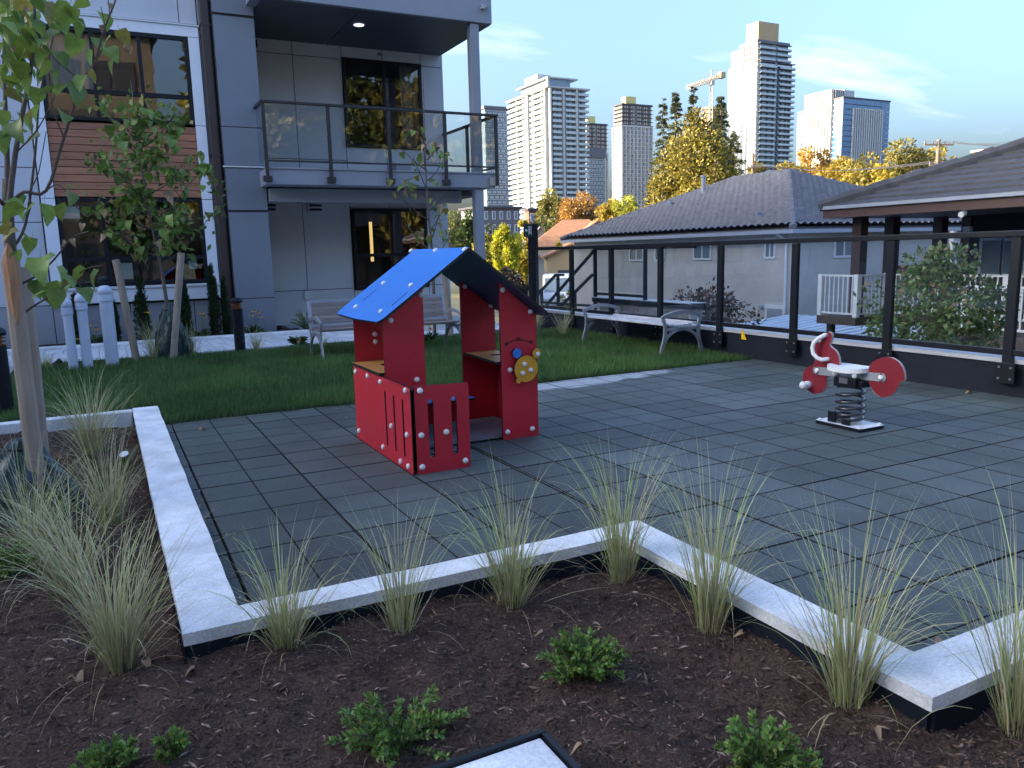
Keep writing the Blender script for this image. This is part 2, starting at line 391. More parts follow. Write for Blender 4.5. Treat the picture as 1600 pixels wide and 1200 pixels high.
# ------------------------------------------------------------------ playground mats
SX, SY, TILE = 3.455, 3.766, .6096
XL, XR, YT = .352, 7.08, 7.2
YA, YB, XB = 3.066, 1.552, 2.258            # inner edges of the kerb steps
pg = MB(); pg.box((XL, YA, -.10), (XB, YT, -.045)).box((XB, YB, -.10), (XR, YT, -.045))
play = pg.build('playground', 'rubber_core_shade'); tag(play, kind='structure'); ORG[play] = Vector(play.location)
def mat_mesh(x0, x1, y0, y1):
    """a mat with its edges eased and half-way scores, local origin at its corner"""
    gap, d, e = .004, .0045, .0028
    def cuts(a0, a1, s0):
        m = s0+TILE/2; out = []
        if a0+.03 < m < a1-.03: out = [(a0+gap, m-.0014), (m+.0014, a1-gap)]
        else: out = [(a0+gap, a1-gap)]
        return out
    bx = math.floor((x0+1e-6-SX)/TILE)*TILE+SX; by = math.floor((y0+1e-6-SY)/TILE)*TILE+SY
    q = MB()
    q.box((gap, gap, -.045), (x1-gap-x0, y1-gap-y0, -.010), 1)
    for a, c in cuts(x0, x1, bx):
        for f, g in cuts(y0, y1, by):
            a_, c_, f_, g_ = a-x0, c-x0, f-y0, g-y0
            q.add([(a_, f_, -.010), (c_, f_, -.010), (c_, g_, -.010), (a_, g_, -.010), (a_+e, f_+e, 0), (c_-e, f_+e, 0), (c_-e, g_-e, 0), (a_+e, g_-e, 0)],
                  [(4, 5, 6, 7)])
            q.f += [tuple(len(q.v)-8+i for i in f_) for f_ in ((0, 1, 5, 4), (1, 2, 6, 5), (2, 3, 7, 6), (3, 0, 4, 7))]; q.m += [1]*4  # eased edges coloured near-black so the joints look shaded
    return q.mesh('rubber_tile', ['rubber', 'rubber_core_shade'])
rnd = random.Random(3); cache = {}
for i in range(-6, 7):
    for j in range(-5, 7):
        x0, x1 = SX+i*TILE, SX+(i+1)*TILE; y0, y1 = SY+j*TILE, SY+(j+1)*TILE
        x0c, x1c = max(x0, XL), min(x1, XR); y1c = min(y1, YT)
        if x1c-x0c < .02: continue
        parts = []
        for xa, xb, lo in ((x0c, min(x1c, XB), YA), (max(x0c, XB), x1c, YB)):
            yy = max(y0, lo)
            if xb-xa > .02 and y1c-yy > .02: parts.append((xa, xb, yy, y1c))
        for (xa, xb, ya, yb) in parts:
            full = abs(xb-xa-TILE) < 1e-4 and abs(yb-ya-TILE) < 1e-4
            me = cache.get('full') if full else None
            if me is None:
                me = mat_mesh(xa, xb, ya, yb)
                if full: cache['full'] = me
            p = org(play)
            link('rubber_tile', me, play, (xa-p.x+rnd.uniform(-.001, .001), ya-p.y+rnd.uniform(-.001, .001), -p.z+rnd.uniform(-.0008, .0012)),
                 (rnd.uniform(-.0015, .0015), rnd.uniform(-.0015, .0015), rnd.uniform(-.001, .001)))

# ------------------------------------------------------------------ concrete kerb in steps round the mats
kerb = thing('concrete_curb', 'pale concrete curb stepping around the dark rubber mats', 'curb', (.24, 4, -.1))
KZ = .042
loop = [(.135, 7.95), (.135, 2.915), (2.06, 2.915), (2.06, 1.345), (6.2, 1.345), (6.2, YB-.004), (XB-.004, YB-.004), (XB-.004, YA-.004), (XL-.004, YA-.004), (XL-.004, 7.95)]
def dens(L, st=.16):
    out = []
    for i, p in enumerate(L):
        q = L[(i+1) % len(L)]; n = max(1, int(math.dist(p, q)/st))
        out += [(lerp(p[0], q[0], k/n)+(rnd.uniform(-.0025, .0025) if k else 0), lerp(p[1], q[1], k/n)+(rnd.uniform(-.0025, .0025) if k else 0)) for k in range(n)]
    return out
b = MB(); b.plate([dens(loop)], lambda u, v, w: (u, v, w), KZ, -.006, 0, 0); b.build('curb_top', 'concrete', kerb, bevel=.009, seg=2)
b = MB()
for p, q in (((.146, 7.9), (.146, 2.94)), ((.146, 2.927), (2.072, 2.927)), ((2.072, 2.92), (2.072, 1.36)), ((2.08, 1.357), (6.2, 1.357))):
    b.bar((*p, -.094), (*q, -.094), .02, .17)
b.build('membrane', 'membrane', kerb)
b = MB(); b.box((-3.2, 7.86, -.12), (.131, 7.985, .03)); tag(b.build('concrete_edging', 'concrete', bevel=.008), 'narrow concrete edging strip between the planting bed and the lawn', 'edging')

# ------------------------------------------------------------------ mulch bed
def bed_h(x, y):
    return -.082+.075*fbm(x*1.1, y*1.1, 3, 3)*1.0+.040*fbm(x*6, y*6, 3, 11)+.020*fbm(x*22, y*22, 2, 23)-.055*np.exp(-(((x-1.75)/.28)**2+((y-1.75)/.22)**2))-.03*np.exp(-(((x-1.05)/.10)**2+((y-2.35)/.22)**2))
def in_bed(x, y):
    return ((x < .14) & (y < 7.87)) | ((x < 2.066) & (y < 2.92)) | (y < 1.35)
def heightfield(name, x0, x1, y0, y1, st, hf, mask, mat):
    xs = np.arange(x0, x1+st/2, st); ys = np.arange(y0, y1+st/2, st); X, Y = np.meshgrid(xs, ys); Z = hf(X, Y)
    V = np.stack([X.ravel(), Y.ravel(), Z.ravel()], 1); nx = len(xs); ny = len(ys)
    i, j = np.meshgrid(np.arange(nx-1), np.arange(ny-1)); k = (j*nx+i).ravel()
    F = np.stack([k, k+1, k+nx+1, k+nx], 1); cx = V[F[:, 0], 0]+st/2; cy = V[F[:, 0], 1]+st/2; F = F[mask(cx, cy)]
    used = np.unique(F); mp_ = -np.ones(len(V), int); mp_[used] = np.arange(len(used))
    return np_mesh(name, V[used], mp_[F], mat, smooth=True)
o = heightfield('mulch_bed', -3.2, 5.2, .2, 7.9, .028, bed_h, in_bed, 'soil'); tag(o, kind='structure')
# shredded bark
def chips(name, n, region, lmin, lmax, seed, size=1.):
    r = np.random.default_rng(seed); x, y = region(r, n); k = in_bed(x, y); x, y = x[k], y[k]; n = len(x)
    L = (lmin+(lmax-lmin)*r.random(n)**2.2); W = L*(.07+.17*r.random(n)); T = .0012+.002*r.random(n)
    a = r.random(n)*2*np.pi; tilt = r.normal(0, .30, n); roll = r.normal(0, .5, n)
    d = np.stack([np.cos(a)*np.cos(tilt), np.sin(a)*np.cos(tilt), np.sin(tilt)], 1)
    s = np.stack([-np.sin(a), np.cos(a), np.zeros(n)], 1); s = s*np.cos(roll)[:, None]+np.array([0, 0, 1])*np.sin(roll)[:, None]
    u = np.cross(d, s); c = np.stack([x, y, bed_h(x, y)+.002+r.random(n)*.006], 1)
    P = [c-d*L[:, None]/2-s*W[:, None]*.3, c-d*L[:, None]*.1+s*W[:, None]/2, c+d*L[:, None]/2+s*W[:, None]*.1, c+d*L[:, None]*.05-s*W[:, None]/2, c+u*T[:, None]*2.2]
    V = np.stack(P, 1).reshape(-1, 3); o5 = np.arange(n)*5
    F = np.concatenate([np.stack([o5+i, o5+(i+1) % 4, o5+4], 1) for i in range(4)])
    t = r.random(n); pal = np.array([[.034, .021, .015], [.065, .040, .029], [.105, .066, .047], [.18, .120, .088], [.30, .22, .17]])
    idx = np.searchsorted([.30, .62, .86, .965], t); cc = 1.2*pal[idx]*(.75+.5*r.random((n, 1)))
    return np_mesh(name, V, F, 'chip', cols=np.repeat(cc, 5, 0))
reg = lambda r, n: (r.uniform(-1.4, 4.2, n), .9+6.9*r.random(n)**1.5)
o = chips('bark_mulch', 105000, reg, .007, .048, 5); tag(o, 'dark shredded bark mulch covering the planting bed', 'mulch', kind='stuff')

# bits of bark, soil and seed blown onto the mats, thicker along the kerb
def debris(n, seed):
    r = np.random.default_rng(seed); x = r.uniform(XL+.01, XR-.05, n); y = r.uniform(YB+.02, YT-.02, n); m = r.random(n) < .55
    e = np.abs(r.normal(0, .10, n)); w_ = r.integers(0, 4, n)
    x = np.where(m & (w_ == 0), XL+.012+e, x); y = np.where(m & (w_ == 1), YA+.012+e, y); x = np.where(m & (w_ == 2), XB+.012+e, x); y = np.where(m & (w_ == 3), YT-.02-e*2, y)
    k = ((x > XL) & (y > YA)) | ((x > XB) & (y > YB)); x, y = x[k], y[k]; n = len(x)
    L = .004+.016*r.random(n)**3; a = r.random(n)*6.28; d = np.stack([np.cos(a), np.sin(a), 0*a], 1); s_ = np.stack([-np.sin(a), np.cos(a), 0*a], 1); c = np.stack([x, y, np.full(n, .0022)], 1); Lc = L[:, None]
    V = np.stack([c-d*Lc/2, c+s_*Lc*.3, c+d*Lc/2, c-s_*Lc*.3, c+np.array([0, 0, 1])*Lc*.25], 1).reshape(-1, 3); o5 = np.arange(n)*5
    F = np.concatenate([np.stack([o5+i, o5+(i+1) % 4, o5+4], 1) for i in range(4)]); pal = np.array([[.05, .033, .024], [.10, .07, .05], [.30, .24, .17], [.45, .42, .36]]); cc = pal[np.searchsorted([.5, .8, .95], r.random(n))]
    return np_mesh('debris', V, F, 'chip', cols=np.repeat(cc, 5, 0))
tag(debris(1500, 9), 'crumbs of bark and soil scattered on the rubber mats', 'debris', kind='stuff')
# ------------------------------------------------------------------ lawn
LX0, LX1, LY0, LY1 = -1.05, 7.07, 7.19, 12.05
def in_lawn(x, y):
    e = .07*fbm(x*4, y*0+3, 4, 5)
    return (x > np.where(y < 8.0, .36, LX0)) & (x < LX1) & (y > np.where((x > 5.6), 7.22, LY0)+e-.015) & (y < LY1-.25*np.clip((x-5.4), 0, 1.4)+.12*fbm(x*1.3, y*0+1, 2, 9))
def lawn_h(x, y): return -.012+.03*fbm(x*.8, y*.8, 3, 31)+.02*np.clip(y-7.4, 0, 1)
o = heightfield('lawn', LX0-.1, LX1+.005, LY0-.02, LY1+.5, .06, lawn_h, lambda x, y: ((x > .36) | (y > 8.0)), 'lawn_soil'); tag(o, kind='structure')
def ribbons(base, head, length, width, lean, curl, seg, cols, cols_tip, name, mat, parent=None, loc=(0, 0, 0), twist=None, basew=.7):
    """curved tapering blades, all in one mesh. lean = start angle from vertical, curl = total bend along the blade"""
    n = len(base); d = np.stack([np.cos(head), np.sin(head), np.zeros(n)], 1); s = np.stack([-np.sin(head), np.cos(head), np.zeros(n)], 1)
    if twist is not None: s = s*np.cos(twist)[:, None]+d*np.sin(twist)[:, None]
    p = base.copy(); ang = lean.copy(); rows = []; cs = []
    for i in range(seg+1):
        t = i/seg; w = width*(basew+(1-basew)*min(1, t*4))*(1-t**1.6)
        rows.append(p-s*w[:, None]/2); cs.append(cols*(1-t)+cols_tip*t)
        if i < seg: rows.append(p+s*w[:, None]/2); cs.append(cols*(1-t)+cols_tip*t)
        step = length/seg; p = p+(d*np.sin(ang)[:, None]+np.array([0, 0, 1.])*np.cos(ang)[:, None])*step[:, None]
        ang = ang+curl/seg*(.3+1.4*t)
    V = np.stack(rows, 1); C = np.stack(cs, 1); m = V.shape[1]; o = (np.arange(n)*m)[:, None]; T = []
    for i in range(seg):
        a, b_ = 2*i, 2*i+1
        if i < seg-1: T += [[a, b_, b_+2], [a, b_+2, a+2]]
        else: T += [[a, b_, a+2]]
    F = np.concatenate([o+np.array(t)[None] for t in T]); return np_mesh(name, V.reshape(-1, 3), F, mat, parent, C.reshape(-1, 3), loc)
r = np.random.default_rng(21); n = 150000
x = r.uniform(LX0, LX1, n); y = LY0-.03+(LY1+.2-LY0)*r.random(n)**1.25
k = in_lawn(x, y); x, y = x[k], y[k]; n = len(x)
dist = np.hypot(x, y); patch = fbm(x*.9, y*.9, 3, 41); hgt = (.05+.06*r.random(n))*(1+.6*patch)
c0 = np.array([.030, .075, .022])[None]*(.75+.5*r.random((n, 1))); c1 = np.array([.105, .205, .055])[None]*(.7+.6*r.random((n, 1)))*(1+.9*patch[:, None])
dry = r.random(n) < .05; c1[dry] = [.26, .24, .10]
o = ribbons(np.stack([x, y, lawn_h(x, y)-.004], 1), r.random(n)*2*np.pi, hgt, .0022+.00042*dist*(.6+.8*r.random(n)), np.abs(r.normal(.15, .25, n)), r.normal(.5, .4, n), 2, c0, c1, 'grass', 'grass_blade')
tag(o, 'short green turf between the rubber mats and the paved walk', 'grass', kind='stuff')

# ------------------------------------------------------------------ soil strips, paved walk
def flat_soil(x, y): return .0+.03*fbm(x*2, y*2, 3, 77)+.012*fbm(x*14, y*14, 2, 5)
o = heightfield('planting_strip', -1.1, 7.08, 11.7, 12.56, .06, lambda x, y: flat_soil(x, y)-.012, lambda x, y: y > 0, 'soil'); tag(o, kind='structure')
o = heightfield('facade_bed', -6, 3.3, 14.72, 15.5, .06, lambda x, y: flat_soil(x, y)+.02, lambda x, y: y > 0, 'soil'); tag(o, kind='structure')
wk = MB(); wk.box((-9, 12.5, -.16), (7.05, 14.72, -.03)).box((3.3, 14.72, -.16), (7.2, 17.2, -.035)).box((-3.2, 8.0, -.16), (-1.06, 12.5, -.03))
walk = wk.build('walkway', 'mortar'); tag(walk, kind='structure')
pc = MB(); pc.box((0, 0, 0), (.117, .555, .05)); pme = pc.mesh('paver', 'paver')
bc = MB(); bc.box((0, 0, 0), (.355, .115, .052)); bme = bc.mesh('paver', 'paver')
wo = org(walk)
xx = -1.75
while xx < 6.9:
    for jrow, yy in enumerate((12.64, 13.205, 13.77)):
        if xx < 4.4 or jrow < 1:
            link('paver', pme, walk, (xx-wo.x+rnd.uniform(-.002, .002), yy-wo.y, -.03-wo.z+rnd.uniform(-.002, .003)), (rnd.uniform(-.004, .004), rnd.uniform(-.004, .004), rnd.uniform(-.01, .01)))
    xx += .124
for yy in (12.515, 14.345):
    xx = -1.75
    while xx < 5.2:
        link('paver', bme, walk, (xx-wo.x, yy-wo.y, -.03-wo.z+rnd.uniform(-.002, .003)), (rnd.uniform(-.004, .004), rnd.uniform(-.004, .004), 0)); xx += .362
b = MB(); b.box((-9, 14.47, -.03), (3.3, 14.715, .06)); tag(b.build('concrete_edging', 'concrete', bevel=.01), 'long pale concrete edging between the paved walk and the flower bed', 'edging')

# concrete pad with black steel edging at the lower edge
pad = thing('concrete_pad', 'concrete pad with black steel edging set in the mulch', 'pad', (.6, 1.2, -.1))
b = MB(); b.box((.2, .55, -.12), (.955, 1.745, .045)); b.build('slab', 'concrete', pad, bevel=.004)
b = MB(); b.box((.19, 1.748, -.12), (.978, 1.766, .055)).box((.960, .55, -.12), (.978, 1.746, .055)); b.build('edging', 'black_metal', pad, bevel=.002)

# ------------------------------------------------------------------ parapet wall and glass guard
par = thing('parapet_wall', 'low black parapet wall with pale metal cap below the glass guard', 'wall', (7.2, 8, -.15))
b = MB(); b.box((7.085, -3, -.16), (7.27, 12.95, .315)); b.build('wall', 'membrane', par)
for y0, y1 in ((-3, .4), (.404, 3.1), (3.104, 6.0), (6.004, 8.9), (8.904, 12.97)):
    b = MB(); b.box((7.068, y0, .318), (7.29, y1, .338)).box((7.062, y0, .296), (7.0675, y1, .337)); b.build('cap_flashing', 'flashing', par, bevel=.003)
posts = [.45, 1.66, 2.89, 4.115, 5.335, 6.57, 7.8, 9.03, 10.25, 11.42]
fence = thing('glass_guard', 'black metal guard rail with clear glass panels along the parapet', 'railing', (7.1, 8, .3))
for y in posts:
    b = MB(); b.box((7.008, y-.042, .16), (7.06, y+.042, 1.395)); p = b.build('post', 'black_metal', fence, bevel=.004)
    q = MB(); q.box((6.996, y-.085, .125), (7.006, y+.085, .305)); q.build('bracket', 'black_metal', p, bevel=.003)
    for dy in (-.052, .052):
        for dz in (.165, .265):
            q = MB(); q.tube([(6.988, y+dy, dz), (6.996, y+dy, dz)], .011, 6); q.build('bolt', 'steel', p)
b = MB(); b.box((6.996, -1.2, 1.398), (7.078, 12.72, 1.452)); b.build('top_rail', 'black_metal', fence, bevel=.006)
ends = [-.78]+posts+[12.70]
for a, c in zip(ends[:-1], ends[1:]):
    g = MB(); g.box((7.033, a+.044, .425), (7.043, c-.044, 1.395)); g.build('glass_panel', 'fence_glass', fence)
    g = MB(); g.box((7.018, a+.043, .368), (7.056, c-.043, .421)); g.build('bottom_rail', 'black_metal', fence, bevel=.003)
gp = thing('gate_post', 'tall square black post with small green exit sign', 'post', (7.06, 12.8, 0))
b = MB(); b.box((7.0, 12.74, -.15), (7.14, 12.88, 1.86)); b.build('post', 'black_metal', gp, bevel=.005)
b = MB(); b.box((6.99, 12.73, 1.861), (7.15, 12.89, 1.875)); b.build('post_cap', 'black_metal', gp)
# exit sign facing the mats: dark green, white arrow and doorway figure
sg = MB(); sg.box((6.835, 12.71, 1.645), (6.998, 12.735, 1.865)); sgn = sg.build('exit_sign', 'sign_green', gp, bevel=.003)
w = MB(); Yf = 12.707
def sq(x0, z0, x1, z1): w.box((x0, Yf-.002, z0), (x1, Yf, z1))
w.add([(6.852, Yf, 1.758), (6.884, Yf, 1.792), (6.884, Yf, 1.724)], [(0, 2, 1)]); sq(6.884, 1.747, 6.905, 1.769)
sq(6.922, 1.68, 6.929, 1.83); sq(6.929, 1.823, 6.985, 1.83); sq(6.978, 1.68, 6.985, 1.823)
w.add([(6.953+.011*math.cos(t), Yf, 1.803+.011*math.sin(t)) for t in [k*math.pi/4 for k in range(8)]], [tuple(range(7, -1, -1))])
for pa, pb, ww in (((6.953, 1.79), (6.949, 1.742), .016), ((6.95, 1.785), (6.934, 1.763), .007), ((6.954, 1.785), (6.969, 1.768), .007), ((6.949, 1.745), (6.938, 1.695), .009), ((6.951, 1.745), (6.966, 1.705), .009)):
    w.bar((pa[0], Yf-.001, pa[1]), (pb[0], Yf-.001, pb[1]), .002, ww, up=(0, 0, 1)) if abs(pa[0]-pb[0]) > abs(pa[1]-pb[1]) else w.bar((pa[0], Yf-.001, pa[1]), (pb[0], Yf-.001, pb[1]), ww, .002, up=(0, 1, 0))
w.build('pictogram', 'cap_white', sgn)
# yellow tag on the parapet
t = MB(); P0, P1, P2, P3 = [gx(*q, 7.055) for q in ((1160, 514), (1166, 531), (1158, 530), (1159, 514))]
t.add([P0, P1, P2, P3]+[p+Vector((.006, 0, 0)) for p in (P0, P1, P2, P3)], [(0, 1, 2, 3), (7, 6, 5, 4), (0, 4, 5, 1), (1, 5, 6, 2), (2, 6, 7, 3), (3, 7, 4, 0)])
tag(t.build('warning_tag', 'tag_yellow'), 'small yellow plastic tag hanging on the black parapet wall', 'tag')
# ------------------------------------------------------------------ apartment building
bld = thing('apartment_building', 'grey panelled apartment building with balcony, wood planks and black windows', 'building', (0, 16, 0))
# backing structure and upper floors (the mass that shades the yard)
b = MB(); b.box((-46, 20, -.2), (7.28, 47, 12.2)); b.box((-46, 15.55, 6.45), (2.9, 20, 12.2)); b.box((2.9, 17.35, 6.45), (7.28, 20, 12.2))
b.box((-46, 15.45, -.2), (-3.3, 20, 6.45)); b.box((-36, -14.9, -.2), (-9.5, 15.44, 5.8)); b.build('core', 'panel_mid', bld)  # includes the unseen left wing, sized to cut western skylight in the yard
b = MB(); b.box((-3.3, 15.45, -.2), (-.62, 15.55, 6.45)).box((1.86, 15.45, -.2), (2.2, 15.55, 6.45)).box((-.62, 15.45, -.2), (1.86, 15.55, .86)).box((-.62, 15.45, 2.52), (1.86, 15.55, 3.66)).box((-.62, 15.45, 5.22), (1.86, 15.55, 6.45))
b.box((2.14, 15.22, -.2), (2.84, 17.1, 6.6))
b.box((2.84, 17.23, -.2), (4.9, 17.34, 6.45)).box((6.78, 17.23, -.2), (7.26, 17.34, 6.45)).box((4.9, 17.23, -.2), (6.78, 17.34, .58)).box((4.9, 17.23, 2.46), (6.78, 17.34, 3.65)).box((4.9, 17.23, 5.58), (6.78, 17.34, 6.45))
b.box((7.16, 17.34, -.2), (7.26, 20, 6.45)).box((-3.3, 15.55, 2.9), (7.16, 20, 3.05)).box((2.7, 15.55, -.2), (2.84, 20, 6.45))
b.build('backing_wall', 'joint', bld)
PG = .007
def panel(x0, x1, z0, z1, Y, mat, th=.018):
    q = MB(); q.box((x0+PG, Y-th, z0+PG), (x1-PG, Y, z1-PG)); q.build('wall_panel', mat, bld, bevel=.0015, seg=1)
# left of the window bay
zs = [-.05, .68, 2.06, 2.94, 3.67, 5.40, 6.5]
for i in range(len(zs)-1):
    for xa, xb in ((-3.3, -2.02), (-2.02, -.78)): panel(xa, xb, zs[i], zs[i+1], 15.447, 'panel_light' if i else 'panel_mid')
for xa, xb in ((-.78, .55), (.55, 1.62), (1.62, 1.915)): panel(xa, xb, 5.42, 6.5, 15.447, 'panel_light')
for xa, xb in ((-.78, .40), (.40, 1.45), (1.45, 1.915)): panel(xa, xb, -.05, .655, 15.447, 'panel_mid')
for za, zb in ((-.05, .66), (.66, 2.45), (2.45, 3.67), (3.67, 5.36), (5.36, 6.5)): panel(1.92, 2.135, za, zb, 15.447, 'panel_mid')
# dark pier
for za, zb in ((-.05, .655), (.655, 2.22), (2.245, 3.0), (3.03, 3.70), (3.70, 5.57), (5.60, 6.6)): panel(2.14, 2.845, za, zb, 15.215, 'panel_dark')
b = MB(); b.box((2.12, 15.17, 3.003), (2.85, 15.23, 3.026)); b.build('belt_flashing', 'trim_white', bld)
# light surround of the window bay: jambs, head, sill
for nm, q0, q1 in (('jamb_trim', (-.76, 15.36, .965), (-.56, 15.445, 2.44)), ('jamb_trim', (-.76, 15.36, 2.45), (-.56, 15.445, 3.71)), ('jamb_trim', (-.76, 15.36, 3.72), (-.56, 15.445, 5.19)),
                   ('jamb_trim', (1.735, 15.36, .965), (1.91, 15.445, 2.44)), ('jamb_trim', (1.735, 15.36, 2.45), (1.91, 15.445, 3.71)), ('jamb_trim', (1.735, 15.36, 3.72), (1.91, 15.445, 5.19)),
                   ('head_trim', (-.76, 15.355, 5.195), (1.91, 15.445, 5.37)), ('head_flashing', (-.78, 15.33, 5.372), (1.93, 15.445, 5.395)),
                   ('sill_trim', (-.76, 15.34, .69), (1.91, 15.445, .915)), ('sill_flashing', (-.77, 15.31, .918), (1.92, 15.445, .962))):
    b = MB(); b.box(q0, q1); b.build(nm, 'panel_frame' if 'flash' not in nm else 'trim_white', bld, bevel=.003)
# wood planks between the windows
z = 2.475; k = 0
while z < 3.66:
    b = MB(); b.box((-.552, 15.405, z+.004), (1.728, 15.437, min(z+.116, 3.70))); b.build('plank', 'plank', bld, bevel=.004, seg=1); z += .122
b = MB(); b.box((1.95, 15.31, 0), (2.11, 15.42, 6.4))
dsp = b.build('downspout', 'downspout', bld, bevel=.02)
for zb in (1.0, 3.2, 5.4):
    q = MB(); q.box((1.94, 15.305, zb), (2.12, 15.43, zb+.035)); q.build('strap', 'downspout', dsp)
# windows
def window(x0, x1, z0, z1, Y, muls, bar, room_d=3.6, fw=.055, curt=None, upper_extra=()):
    q = MB(); d0, d1 = Y, Y+.085
    q.box((x0, d0, z0), (x0+fw, d1, z1)).box((x1-fw, d0, z0), (x1, d1, z1)).box((x0+fw, d0, z1-fw), (x1-fw, d1, z1)).box((x0+fw, d0, z0), (x1-fw, d1, z0+fw))
    q.box((x0+fw, d0+.004, bar-.035), (x1-fw, d1-.004, bar+.035))
    for m in muls: q.box((m-.03, d0+.006, z0+fw), (m+.03, d1-.006, z1-fw))
    f = q.build('window', 'black_metal', bld, bevel=.003)
    xs = [x0+fw]+[v for m in muls for v in (m-.03, m+.03)]+[x1-fw]
    for i in range(0, len(xs), 2):
        for za, zb in ((z0+fw, bar-.035), (bar+.035, z1-fw)):
            p = MB(); p.box((xs[i]+.001, Y+.04+.004*(i//2 % 2), za+.001), (xs[i+1]-.001, Y+.052, zb-.001)); p.build('pane', 'pane', f)
    rm = MB(); Y1 = Y+room_d; X0, X1, Z0, Z1 = x0-.25, x1+.25, z0-.35, z1+.12; ya = Y+.13
    rm.add([(X0, ya, Z0), (X1, ya, Z0), (X1, ya, Z1), (X0, ya, Z1), (X0, Y1, Z0), (X1, Y1, Z0), (X1, Y1, Z1), (X0, Y1, Z1)],
           [(4, 5, 6, 7), (0, 4, 7, 3), (1, 2, 6, 5), (3, 7, 6, 2), (0, 1, 5, 4)]); rm.build('room', 'interior', f)
    if curt:
        for (ca, cb, cz0, cz1) in curt:
            c = MB(); n = 40; vs = []; 
            for i in range(n+1):
                t = i/n; yy = Y+.22+.025*math.sin(t*(cb-ca)*46); vs += [(lerp(ca, cb, t), yy, cz0), (lerp(ca, cb, t), yy, cz1)]
            c.add(vs, [(2*i, 2*i+2, 2*i+3, 2*i+1) for i in range(n)]); c.build('curtain', 'curtain', f, smooth=True)
    return f
W1 = window(-.545, 1.72, 3.725, 5.185, 15.37, (.225, .945), 4.19, curt=[(-.5, .2, 4.25, 5.15)])
W2 = window(-.545, 1.72, .985, 2.455, 15.37, (.12, .96), 1.43)
W3 = window(4.96, 6.73, 3.71, 5.53, 17.15, (5.86,), 4.55, 2.6, curt=[(6.3, 6.7, 3.8, 5.5)])
W4 = window(4.985, 6.71, .645, 2.40, 17.15, (5.865,), 1.39, 2.6)
# notices stuck inside the lower panes, furniture seen through the glass
for (x0, z0, x1, z1) in ((.32, 1.08, .50, 1.36), (-.47, 2.12, -.22, 2.32), (1.42, 1.22, 1.56, 1.42)):
    q = MB(); q.box((x0, 15.427, z0), (x1, 15.43, z1)); q.build('notice', 'notice', W2)
b = MB(); b.box((5.60, 17.9, 1.25), (5.655, 17.96, 2.15)); b.build('lamp', 'lamp_warm', W4)
b = MB(); b.box((-.3, 17.4, .7), (.7, 18.0, 1.45)).box((.95, 17.6, .7), (1.6, 18.1, 1.7)); b.build('furniture', 'interior_dark', W2)
# recess wall panels
for xa, xb in ((2.86, 3.93), (3.93, 4.955)):
    for za, zb in ((-.05, .68), (.68, 2.62), (2.95, 3.42), (3.42, 5.50), (5.50, 5.80)): panel(xa, xb, za, zb, 17.228, 'panel_recess')
for xa, xb in ((4.955, 5.86), (5.86, 6.735)):
    for za, zb in ((-.05, .64), (2.405, 2.62), (2.95, 3.705), (5.535, 5.80)): panel(xa, xb, za, zb, 17.228, 'panel_recess')
for za, zb in ((-.05, .68), (.68, 2.62), (2.95, 3.42), (3.42, 5.50), (5.50, 5.80)): panel(6.735, 7.27, za, zb, 17.228, 'panel_recess')
for xa in (3.07, 4.03):
    v = MB(); v.box((xa, 17.16, 2.32), (xa+.33, 17.208, 2.53)); vv = v.build('vent', 'panel_recess', bld, bevel=.004)
    for k in range(2):
        q = MB(); q.box((xa+.035, 17.152, 2.355+k*.085), (xa+.295, 17.159, 2.405+k*.085)); q.build('louver', 'joint', vv)
v = MB(); v.box((3.05, 17.15, 5.56), (3.24, 17.209, 5.72)); v.build('vent_hood', 'black_metal', bld, bevel=.005)
v = MB(); v.box((3.84, 17.17, .48), (3.95, 17.209, .66)); v.build('outlet_cover', 'trim_white', bld, bevel=.006)
v = MB(); v.tube([(5.78, 17.21, 5.66), (5.78, 17.12, 5.66), (5.78, 17.10, 5.62)], .028, 8); v.build('wall_sprinkler', 'steel', bld)
v = MB(); v.box((5.95, 16.9, 3.02), (6.30, 17.2, 3.36)); v.build('outdoor_unit', 'panel_mid', bld, bevel=.01)
# beam and soffit under the balcony
b = MB(); b.box((2.87, 15.12, 2.40), (6.70, 15.34, 2.64)); b.build('beam', 'fascia', bld, bevel=.004)
b = MB(); b.box((2.87, 15.35, 2.56), (7.25, 17.2, 2.63)); b.build('soffit', 'soffit', bld)
for zs_, ztop in (((-.03, 2.62), 0), ((2.96, 5.755), 1)):
    b = MB(); b.box((6.795, 14.64, zs_[0]), (6.975, 14.82, zs_[1])); b.build('column', 'fascia', bld, bevel=.005)
# balcony
bal = MB(); bal.box((2.74, 14.60, 2.665), (7.22, 17.2, 2.93)); bal = bal.build('balcony', 'fascia', bld, bevel=.004)
b = MB(); b.box((2.72, 14.575, 2.932), (7.24, 14.66, 2.958)).box((7.16, 14.665, 2.932), (7.24, 17.2, 2.958)); b.build('edge_flashing', 'panel_mid', bal)
px = [2.755, 3.885, 5.01, 6.14, 7.235]
for x in px:
    b = MB(); b.box((x-.028, 14.515, 2.70), (x+.028, 14.571, 4.03)); b.build('rail_post', 'rail_bronze', bal, bevel=.003)
    b = MB(); b.box((x-.075, 14.512, 2.70), (x+.075, 14.598, 2.80)) if x < 7 else b.box((x-.16, 14.55, 2.70), (x-.04, 14.598, 2.86)); b.build('bracket', 'rail_bronze' if x < 7 else 'steel', bal, bevel=.003)
b = MB(); b.box((2.71, 14.50, 4.032), (7.275, 14.585, 4.072)).box((7.19, 14.587, 4.032), (7.275, 17.2, 4.072)).box((2.71, 14.587, 4.032), (2.79, 15.2, 4.072)); b.build('top_rail', 'rail_bronze', bal, bevel=.004)
